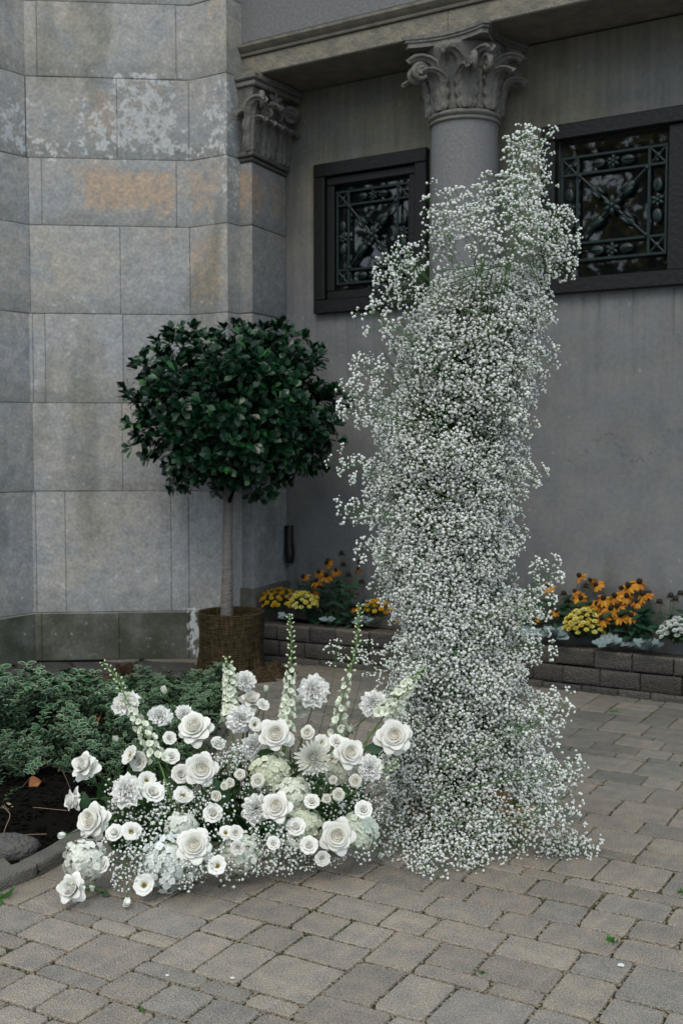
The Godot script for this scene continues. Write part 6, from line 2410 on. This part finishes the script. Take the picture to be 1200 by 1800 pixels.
	var lis := [
		["closed white lisianthus cup right of the small upper carnations", Vector3(1.801, 0.368, 3.093), view_dir(0.1, 0.2), 0.045, 1],
		["round white lisianthus below the closed cup, left of the large rose", Vector3(1.846, 0.325, 3.136), view_dir(-0.1, 0.2), 0.056, 1],
		["white lisianthus tucked left against the leafy rose", Vector3(1.897, 0.283, 3.150), view_dir(-0.2, 0.3), 0.062, 1],
		["open white lisianthus with dark centre under the leafy rose", Vector3(1.942, 0.237, 3.192), view_dir(0.1, 0.4), 0.060, 0],
		["small white lisianthus beside the upper left large rose", Vector3(1.952, 0.361, 3.042), view_dir(0.2, 0.3), 0.048, 1],
		["white lisianthus cup attached right of the tall carnation", Vector3(2.049, 0.421, 2.977), view_dir(0.4, 0.2), 0.046, 0],
		["white lisianthus left of the yellow eyed one over the left hydrangea", Vector3(1.843, 0.155, 3.377), view_dir(-0.1, 0.2), 0.055, 1],
		["open white lisianthus with a yellow eye over the left hydrangea", Vector3(1.889, 0.164, 3.358), view_dir(0.1, 0.2), 0.058, 0],
		["open white lisianthus with a yellow eye right of the biggest hydrangea", Vector3(2.168, 0.104, 3.306), view_dir(0.0, 0.2), 0.055, 0],
		["open white lisianthus with a yellow eye lowest, at the front edge", Vector3(1.995, 0.048, 3.420), view_dir(0.15, 0.1), 0.062, 0],
		["white lisianthus left of a close pair below the middle", Vector3(2.125, 0.164, 3.215), view_dir(-0.2, 0.2), 0.042, 0],
		["white lisianthus right of a close pair below the middle", Vector3(2.155, 0.167, 3.207), view_dir(0.1, 0.2), 0.046, 1],
		["white lisianthus hanging just under the close pair", Vector3(2.179, 0.135, 3.227), view_dir(0.1, -0.1), 0.045, 1],
		["half open white lisianthus between the leafy rose and the middle rose", Vector3(2.044, 0.193, 3.173), view_dir(0.1, 0.6), 0.062, 1],
		["open white lisianthus with a yellow centre above the shaggy chrysanthemum", Vector3(2.257, 0.380, 2.912), view_dir(0.0, 0.3), 0.055, 0],
		["curled white lisianthus touching the rose right of the chrysanthemum", Vector3(2.304, 0.387, 2.905), view_dir(-0.1, 0.2), 0.052, 1],
		["round white lisianthus at the right edge above the lowest right rose", Vector3(2.426, 0.211, 2.945), view_dir(0.2, 0.2), 0.056, 1],
		["white lisianthus above the lowest right rose, left of the cream spray", Vector3(2.276, 0.222, 2.995), view_dir(0.0, 0.3), 0.050, 1],
		["white lisianthus facing down at the bottom edge below the right rose", Vector3(2.347, 0.082, 3.045), view_dir(0.2, -0.1), 0.048, 1],
		["open white lisianthus left of the lowest right rose", Vector3(2.315, 0.118, 3.066), view_dir(-0.2, 0.5), 0.056, 1],
		["small white lisianthus alone under the middle rose", Vector3(2.240, 0.132, 3.139), view_dir(-0.1, 0.1), 0.042, 1],
		["white lisianthus cup behind the side opening rose", Vector3(2.008, 0.459, 2.885), view_dir(0.5, 0.2), 0.045, 1],
		["large open white lisianthus at the left behind the stems", Vector3(1.726, 0.325, 3.191), view_dir(-0.5, 0.3), 0.062, 0],
		["large white lisianthus with broad petals behind the left stems", Vector3(1.737, 0.301, 3.160), view_dir(0.1, 0.1), 0.065, 1],
		["white lisianthus leaning against the left hydrangea", Vector3(1.855, 0.081, 3.441), view_dir(0.2, 0.1), 0.052, 1],
		["white lisianthus between the greenish hydrangea and the middle rose", Vector3(2.260, 0.158, 3.054), view_dir(-0.1, 0.2), 0.06, 1],
		["broad petalled white lisianthus right of the large left carnation", Vector3(1.865, 0.242, 3.242), view_dir(0.4, 0.5), 0.075, 1],
		["white lisianthus just above the large left carnation", Vector3(1.824, 0.270, 3.222), view_dir(0.3, 0.5), 0.058, 0],
		["white lisianthus left of the big chrysanthemum's stem", Vector3(2.120, 0.370, 2.907), view_dir(0.3, 0.3), 0.05, 1],
		["white lisianthus low between the right hydrangea and the lowest right rose", Vector3(2.260, 0.124, 3.054), view_dir(-0.2, 0.0), 0.055, 0],
	]
	for r in lis:
		r[2] = (r[2] + Vector3(0, rr(0.1, 0.8), 0) + ASIDE * rr(-0.6, 0.6)).normalized()
		r[3] *= 1.1
		var foot := Vector3.INF
		if r[1].y < 0.12:
			foot = foot_of(r[1]) + Vector3(0, 0.02, 0)
		flower("lisianthus", r[0], "lisianthus", "lisianthus", r[4], r[1], r[2], r[3], foot)
	var buds := [
		["nodding white lisianthus bud resting on the pavers at the front", Vector3(1.984, 0.022, 3.476), view_dir(0.1, -0.3), 0.042],
		["white bud on the pavers between the lying rose and the hydrangea", Vector3(1.856, 0.030, 3.482), view_dir(-0.1, 0.3), 0.038],
		["white bud standing alone above the small carnations", Vector3(1.736, 0.500, 3.040), view_dir(-0.6, 1.5), 0.04],
		["fat white rosebud above the rose right of the chrysanthemum", Vector3(2.306, 0.411, 2.832), view_dir(0.1, 0.8), 0.045],
		["white bud upper of two at the left edge above the left hydrangea", Vector3(1.717, 0.150, 3.460), view_dir(-0.8, 0.2), 0.036],
		["white bud lower of two at the left edge above the left hydrangea", Vector3(1.752, 0.130, 3.461), view_dir(-0.5, -0.2), 0.038],
		["white bud dangling alone on the pavers before the flower pillar", Vector3(2.397, 0.025, 2.800), view_dir(0.1, 0.1), 0.044],
		["greenish white bud upright at the right of the side opening rose", Vector3(2.006, 0.504, 2.862), view_dir(0.2, 2.0), 0.034],
		["small white bud left of the top left carnation's stem", Vector3(1.677, 0.370, 3.199), view_dir(-0.4, 0.8), 0.036],
		["small white bud among the stems under the small upper carnations", Vector3(1.713, 0.423, 3.127), view_dir(0.3, 1.0), 0.034],
	]
	for r in buds:
		var foot := Vector3.INF
		if r[1].y < 0.06:
			foot = r[1] - TOWARD * 0.13 + Vector3(0, 0.07, 0) - ASIDE * 0.03
		flower("bud", r[0], "flower bud", "bud", 0, r[1], r[2], r[3] * 1.1, foot)
	var sprayed := [
		["cream spray rose right of the cream bud under the tall carnation", Vector3(2.060, 0.275, 3.114), view_dir(-0.1, 0.2), 0.038],
		["cream spray rose lowest left of the little group under the tall carnation", Vector3(2.038, 0.240, 3.153), view_dir(-0.2, 0.2), 0.042],
		["cream spray rose at the top of the little group under the side carnation", Vector3(2.073, 0.295, 3.082), view_dir(0.0, 0.4), 0.042],
		["white spray rose largest of the little group, against the greenish hydrangea", Vector3(2.130, 0.282, 3.068), view_dir(0.1, 0.3), 0.054],
		["cream bud like spray rose just under the big chrysanthemum", Vector3(2.329, 0.290, 2.961), view_dir(0.1, 0.1), 0.034],
		["white spray rose under the rose right of the chrysanthemum", Vector3(2.384, 0.286, 2.924), view_dir(0.1, 0.2), 0.050],
		["white spray rose in the dark gap above the lowest right rose", Vector3(2.353, 0.251, 2.969), view_dir(0.0, 0.2), 0.048],
		["cream spray rosebud left of the one in the dark gap", Vector3(2.319, 0.236, 2.979), view_dir(-0.1, 0.2), 0.036],
		["cream spray rose tucked between two roses and the right carnation", Vector3(2.360, 0.300, 2.892), view_dir(0.0, 0.5), 0.048],
		["pale cream spray rose half hidden behind the chrysanthemum", Vector3(2.196, 0.402, 2.904), view_dir(-0.2, 0.6), 0.056],
		["cream spray rose low under the lemon hydrangea in the middle", Vector3(2.052, 0.268, 3.132), view_dir(-0.3, 0.4), 0.032],
	]
	for r in sprayed:
		flower("spray_rose", r[0], "spray rose", "spray_rose", 0, r[1], r[2], r[3])
	var hyd := [
		["white hydrangea head at the left front above the lying rose", Vector3(1.798, 0.087, 3.454), view_dir(-0.3, 0.3), 0.118, Color(0.78, 0.79, 0.72)],
		["biggest white hydrangea head, resting on the pavers under a rose", Vector3(2.004, 0.084, 3.319), view_dir(-0.1, 0.25), 0.16, Color(0.77, 0.81, 0.79)],
		["small white hydrangea head above the biggest one", Vector3(1.976, 0.153, 3.241), view_dir(-0.1, 0.4), 0.09, Color(0.75, 0.77, 0.70)],
		["white hydrangea head under the close lisianthus pair", Vector3(2.144, 0.095, 3.167), view_dir(0.0, 0.1), 0.115, Color(0.76, 0.78, 0.68)],
		["greenish white hydrangea head behind the little spray roses", Vector3(2.099, 0.277, 2.968), view_dir(0.0, 0.5), 0.125, Color(0.74, 0.77, 0.60)],
		["white hydrangea head right of the middle rose", Vector3(2.193, 0.221, 2.979), view_dir(0.1, 0.4), 0.115, Color(0.76, 0.78, 0.68)],
		["lime tinted hydrangea head below the middle rose", Vector3(2.228, 0.136, 2.980), view_dir(0.0, 0.2), 0.13, Color(0.73, 0.76, 0.60)],
		["pale green hydrangea head at the right behind the lowest right rose", Vector3(2.371, 0.122, 2.885), view_dir(0.3, 0.3), 0.115, Color(0.72, 0.77, 0.66)],
		["cream hydrangea head behind the rose pair right of the chrysanthemum", Vector3(2.292, 0.297, 2.865), view_dir(0.0, 0.5), 0.10, Color(0.74, 0.74, 0.62)],
	]
	for r in hyd:
		hydrangea(r[0], r[1], r[2], r[3], r[4])
	delphinium("leaning white delphinium with a hooked tip of round buds, far left", [Vector3(1.891, 0.185, 3.178), Vector3(1.831, 0.306, 3.169), Vector3(1.775, 0.407, 3.183), Vector3(1.717, 0.504, 3.196), Vector3(1.693, 0.571, 3.212), Vector3(1.657, 0.618, 3.236)], 0.28, 0.70, "delphinium", 0.0120, 0.7)
	delphinium("thick white delphinium spike left of the tall slender ones", [Vector3(1.987, 0.261, 2.994), Vector3(1.946, 0.375, 2.962), Vector3(1.909, 0.472, 2.926), Vector3(1.908, 0.555, 2.927), Vector3(1.901, 0.612, 2.932)], 0.42, 0.92, "delphinium", 0.0130, 1.1)
	delphinium("tall slender delphinium spike with green buds in the middle", [Vector3(2.134, 0.202, 2.945), Vector3(2.105, 0.364, 2.893), Vector3(2.103, 0.523, 2.870), Vector3(2.109, 0.649, 2.866), Vector3(2.105, 0.755, 2.869)], 0.36, 0.69, "delphinium", 0.0120, 0.8)
	delphinium("tallest delphinium spike, bent right, mostly green buds", [Vector3(2.247, 0.220, 2.871), Vector3(2.250, 0.388, 2.821), Vector3(2.260, 0.527, 2.791), Vector3(2.277, 0.649, 2.755), Vector3(2.288, 0.789, 2.748)], 0.28, 0.62, "delphinium", 0.0110, 0.5)
	delphinium("white delphinium lying against the pillar at the upper right", [Vector3(2.321, 0.327, 2.822), Vector3(2.365, 0.407, 2.793), Vector3(2.426, 0.492, 2.777), Vector3(2.479, 0.566, 2.766), Vector3(2.515, 0.610, 2.742)], 0.42, 0.85, "delphinium", 0.0140, 1.1)
	delphinium("short leaning green bud spike in front of the pillar at the right", [Vector3(2.292, 0.197, 2.889), Vector3(2.386, 0.262, 2.875), Vector3(2.442, 0.306, 2.862), Vector3(2.482, 0.338, 2.836)], 0.75, 0.76, "delphinium", 0.010, 0.5)
	# fine baby's breath between the flowers
	var tufts := [[210, 1400, 3.42], [250, 1430, 3.36], [280, 1460, 3.30], [265, 1500, 3.22], [235, 1500, 3.22], [212, 1535, 3.18], [240, 1530, 3.18], [360, 1530, 3.18], [345, 1540, 3.17], [300, 1430, 3.38], [330, 1425, 3.36], [355, 1400, 3.38], [290, 1405, 3.42], [400, 1330, 3.46], [395, 1350, 3.44], [415, 1340, 3.44], [440, 1395, 3.40], [385, 1440, 3.34], [350, 1440, 3.32], [460, 1465, 3.30], [480, 1510, 3.28], [500, 1530, 3.28], [520, 1520, 3.28], [465, 1530, 3.27], [545, 1525, 3.3], [590, 1515, 3.32], [620, 1500, 3.34], [640, 1485, 3.36], [450, 1500, 3.25], [205, 1430, 3.4], [195, 1490, 3.26], [400, 1540, 3.22], [375, 1495, 3.22], [320, 1545, 3.14], [590, 1430, 3.38], [610, 1405, 3.38], [565, 1385, 3.4], [640, 1400, 3.4], [655, 1440, 3.4], [480, 1385, 3.42], [205, 1560, 3.15], [500, 1490, 3.26], [225, 1470, 3.34], [270, 1540, 3.17], [440, 1530, 3.24]]
	for r in tufts:
		var f := Vector2(r[0], r[1])
		tuft(place(f, r[2]), Vector3(rr(-0.5, 0.5), rr(0.0, 0.9), rr(0.3, 1)), beside(f), "baby's breath between the cut flowers")
	for r in [["tall thin sprig of baby's breath left of the tallest spike's tip", 590, 1150, 3.6], ["thin sprig of baby's breath hanging right of the tallest spike", 655, 1175, 3.56], ["thin sprig of baby's breath at the spike's right above the leaning bloom", 640, 1150, 3.58]]:
		tuft(place(Vector2(r[1], r[2]), r[3]), Vector3(-0.1, 1, 0), r[0], "")
	# dark greenery low among the stems, added to block light inside
	var n := 0
	var spots := []
	var mb := MB.new()
	for k in 420:
		var a := Vector3(1.615, 0.000, 3.169)
		var b := Vector3(2.163, 0.000, 2.522)
		var c := a.lerp(b, rr(0, 1)) + TOWARD * rr(-0.13, 0.10)
		var h := rr(0.015, 0.24) * (1.0 - absf(rr(-0.5, 0.5)))
		leaf_into(mb, Transform3D(aim(Vector3(rr(-1, 1), rr(-0.1, 1.3), rr(-1, 1)), rr(0, TAU), rr(0.035, 0.07)), c + Vector3(0, h, 0)), rr(0.18, 0.5), 0.3, Color(0.028, 0.065, 0.026) * rr(0.6, 1.6), 0.15, 0.8)
	for k in 260:
		var a := Vector3(1.615, 0.000, 3.169)
		var b := Vector3(2.163, 0.000, 2.522)
		var c := a.lerp(b, rr(0, 1)) + TOWARD * rr(-0.09, 0.06)
		var up := Vector3(rr(-0.08, 0.08), rr(0.12, 0.30), rr(-0.08, 0.08))
		mb.col = Color(0.06, 0.12, 0.035) * rr(0.6, 1.3)
		mb.tube(PackedVector3Array([c + Vector3(0, 0.05, 0), c + up * 0.5 + Vector3(0, 0.05, 0), c + up * 1.0 + Vector3(rr(-0.03, 0.03), 0.03, 0)]), PackedFloat32Array([0.0018, 0.0016, 0.001]), 4, false)
	stuff(obj("greenery", mb.done(), M.leafy), "dark green leaves and stems added to block light in the base of the arrangement", "greenery")
	# a few larger dark leaves that show
	for r in [["large dark rose leaf at the right of the leafy rose", Vector3(2.026, 0.285, 3.137), Vector3(0.4, -1, 0.2), 0.085], ["dark rose leaf between the drooping rose and the large left rose", Vector3(1.679, 0.241, 3.341), Vector3(0.2, -1, 0.3), 0.06], ["dark green leaf left of the rightmost rose", Vector3(2.364, 0.364, 2.842), Vector3(1, 0.1, 0.3), 0.06], ["small dark leaf under the middle rose", Vector3(2.213, 0.187, 3.109), Vector3(0.1, -1, 0.3), 0.045], ["dark leaf at the lying rose on the pavers", Vector3(1.862, 0.012, 3.460), Vector3(1, -0.1, 0.4), 0.03]]:
		var m := MB.new()
		var d: Vector3 = (ASIDE * r[2].x + Vector3.UP * r[2].y + TOWARD * r[2].z).normalized()
		var z := (TOWARD + Vector3(0, 0.3, 0))
		z = (z - d * z.dot(d)).normalized()
		leaf_into(m, Transform3D(Basis(d.cross(z), d, z).scaled_local(Vector3.ONE * r[3]), Vector3.ZERO), 0.62, 0.2, Color(0.02, 0.06, 0.022), 0.12, 0.75)
		tag(obj("rose_leaf", m.done(), M.glossy_leaf, null, Transform3D(Basis(), r[1])), r[0], "leaf")


# a point a given distance ahead of the place the flowers are looked at from, given on a 1200 by 1800 grid
func place(f: Vector2, ahead: float) -> Vector3:
	var h := (f.x - 600.0) / 2000.0 * ahead
	var up := 1.3 - (f.y - 775.0) / 2000.0 * ahead * 1.0
	var q := Vector3(4.189, 0, 5.735) - TOWARD * ahead + ASIDE * h
	return Vector3(q.x, maxf(up, 0.015), q.z)


# names a sprig by the larger flower it stands next to
func beside(f: Vector2) -> String:
	var marks := [["the drooping rose", 129, 1407], ["the large left rose", 162, 1442], ["the rose lying on the pavers", 126, 1562], ["the leafy rose", 354, 1351], ["the rose on the biggest hydrangea", 341, 1486], ["the middle rose", 486, 1418], ["the lowest right rose", 592, 1469], ["the rightmost rose", 692, 1293], ["the large left carnation", 223, 1390], ["the shaggy chrysanthemum", 550, 1332], ["the biggest hydrangea", 290, 1525], ["the left front hydrangea", 150, 1514], ["the greenish hydrangea", 474, 1358], ["the hydrangea under the close lisianthus pair", 424, 1498], ["the front yellow eyed lisianthus", 253, 1556], ["the lone lisianthus under the middle rose", 480, 1483], ["the bottom edge lisianthus", 566, 1508], ["the two yellow eyed lisianthus on the left", 218, 1463]]
	var best: Array = marks[0]
	for m in marks:
		if Vector2(m[1], m[2]).distance_to(f) < Vector2(best[1], best[2]).distance_to(f):
			best = m
	var d := f - Vector2(best[1], best[2])
	var way := ("right of" if d.x > 0 else "left of") if absf(d.x) > absf(d.y) else ("below" if d.y > 0 else "above")
	return "sprig of tiny white baby's breath %s%s %s" % ["just " if d.length() < 38 else "", way, best[0]]


func tuft(q: Vector3, d: Vector3, label: String, group: String) -> void:
	var f := foot_of(q)
	d = ((q - f).normalized() + d * 0.5).normalized()
	var t := thing("baby_breath_sprig", label, "baby's breath", f, group)
	var mb := MB.new()
	var s := rr(0.62, 0.85)
	var root := q - d * 0.14 * s - f
	mb.col = Color(0.085, 0.14, 0.05)
	mb.tube(PackedVector3Array([Vector3.ZERO, root * 0.5 + Vector3(0, 0.02, 0), root]), PackedFloat32Array([0.0014, 0.0012, 0.001]), 4, false)
	obj("stem", mb.done(), M.plant, t)
	var sp: Array = sprays[rng.randi() % 6]
	var b := obj("branch", sp[0], M.plant, t, Transform3D(aim(d, rr(0, TAU), s), root))
	stuff(obj("blossom", sp[1], M.petal, b))


func build_small_things() -> void:
	# little weeds in the joints and fallen petals
	for w in [["tiny green weed in the joint at the lower right", Vector3(3.188, 0.000, 2.952), 0.022], ["pair of tiny weeds in the joint by the bottom edge", Vector3(2.420, 0.000, 3.879), 0.014], ["tiny green weed between pavers near the middle bottom", Vector3(2.985, 0.000, 3.290), 0.012], ["tiny green weed at the far right edge", Vector3(3.247, 0.000, 2.531), 0.018], ["tiny green weed growing near the retaining wall", Vector3(2.316, 0.000, 0.513), 0.02]]:
		var t := thing("weed", w[0], "weed", w[1])
		for k in 9:
			var mb := MB.new()
			leaf_into(mb, Transform3D(aim(Vector3(rr(-1, 1), rr(0.3, 1), rr(-1, 1)), rr(0, TAU), w[2] * rr(0.6, 1.1)), Vector3(rr(-1, 1), 0, rr(-1, 1)) * w[2] * 0.6), 0.5, 0.3, Color(0.05, 0.13, 0.03) * rr(0.7, 1.3))
			obj("leaf", mb.done(), M.leafy, t)
	for r in [["white fallen petal on the large paver at the lower right", Vector3(3.263, 0.000, 3.063), 0.016], ["small white petal in the joint at the bottom left", Vector3(2.357, 0.000, 3.718), 0.009], ["small white petal in the joint at the bottom middle", Vector3(2.497, 0.000, 3.640), 0.010], ["greenish white petal on the pavers before the pillar", Vector3(2.551, 0.000, 2.810), 0.012], ["fallen white petal at the kerb behind the lying rose", Vector3(1.595, 0.000, 3.456), 0.013]]:
		var mb := MB.new()
		mb.col = Color(0.72, 0.72, 0.70)
		petal_into(mb, 0.0, 0.004, pet(0.0, 1.0, 0.6, 1.35, 1.65, 0.0, 0.9), 5, 5)
		tag(obj("fallen_petal", mb.done(), M.petal, null, Transform3D(Basis(Vector3.UP, rr(0, TAU)).scaled_local(Vector3.ONE * r[2]), r[1] + Vector3(0, 0.003, 0))), r[0], "petal")
	# black tube standing in for the dark recess in the corner by the pilaster
	var mb := MB.new()
	mb.tube(PackedVector3Array([Vector3(0, -0.04, 0), Vector3(0, 0.02, 0), Vector3(-0.012, 0.10, -0.01), Vector3(-0.012, 0.19, -0.01)]), PackedFloat32Array([0.024, 0.030, 0.026, 0.026]), 12)
	tag(obj("recess_tube", mb.done(), M.black_paint, null, Transform3D(Basis(), Vector3(0.052, 0.585, 0.045))), "black tube put in for the dark recess in the corner beside the pilaster", "pipe")


# trees across the forecourt: the window panes mirror them
func build_opposite_trees() -> void:
	var leaf := MB.new()
	for k in 5:
		leaf_into(leaf, Transform3D(aim(Vector3(rr(-1, 1), rr(-0.6, 1), rr(-1, 1)), rr(0, TAU), rr(0.16, 0.26)), Vector3(rr(-1, 1), rr(-1, 1), rr(-1, 1)) * 0.12), 0.6, 0.2, Color(1, 1, 1))
	var lm := leaf.done()
	for d in [["dark green tree mirrored faintly in the smaller window", Vector3(-10.5, 0, 13.5), 3.4, Color(0.035, 0.06, 0.03)], ["yellowing tree mirrored in the wide window", Vector3(-4.6, 0, 15.0), 3.0, Color(0.17, 0.13, 0.035)], ["tall green tree mirrored at the right of the wide window", Vector3(0.8, 0, 17.0), 3.6, Color(0.045, 0.075, 0.035)]]:
		var t := thing("tree", d[0], "tree", d[1])
		var mb := MB.new()
		mb.tube(PackedVector3Array([Vector3.ZERO, Vector3(0.1, 2.5, 0), Vector3(0, 5, 0.1), Vector3(0.1, 7.5, 0)]), PackedFloat32Array([0.28, 0.22, 0.15, 0.04]), 10)
		obj("trunk", mb.done(), M.bark, t)
		var m := vcol(mat("far_leaf", d[3].linear_to_srgb(), 0.6, 0.3))
		var where := []
		for k in 1000:
			var e := Vector3(rr(-1, 1), rr(-1, 1), rr(-1, 1))
			if e.length() > 1.0:
				e = e.normalized() * rr(0.6, 1.0)
			where.append(Transform3D(Basis.from_euler(Vector3(rr(-1, 1), rr(0, TAU), 0)).scaled_local(Vector3.ONE * rr(0.8, 1.6)), Vector3(0, 5.4, 0) + e * Vector3(d[2], d[2] * 1.05, d[2] * 0.9)))
		many("crown", lm, m, where, t)
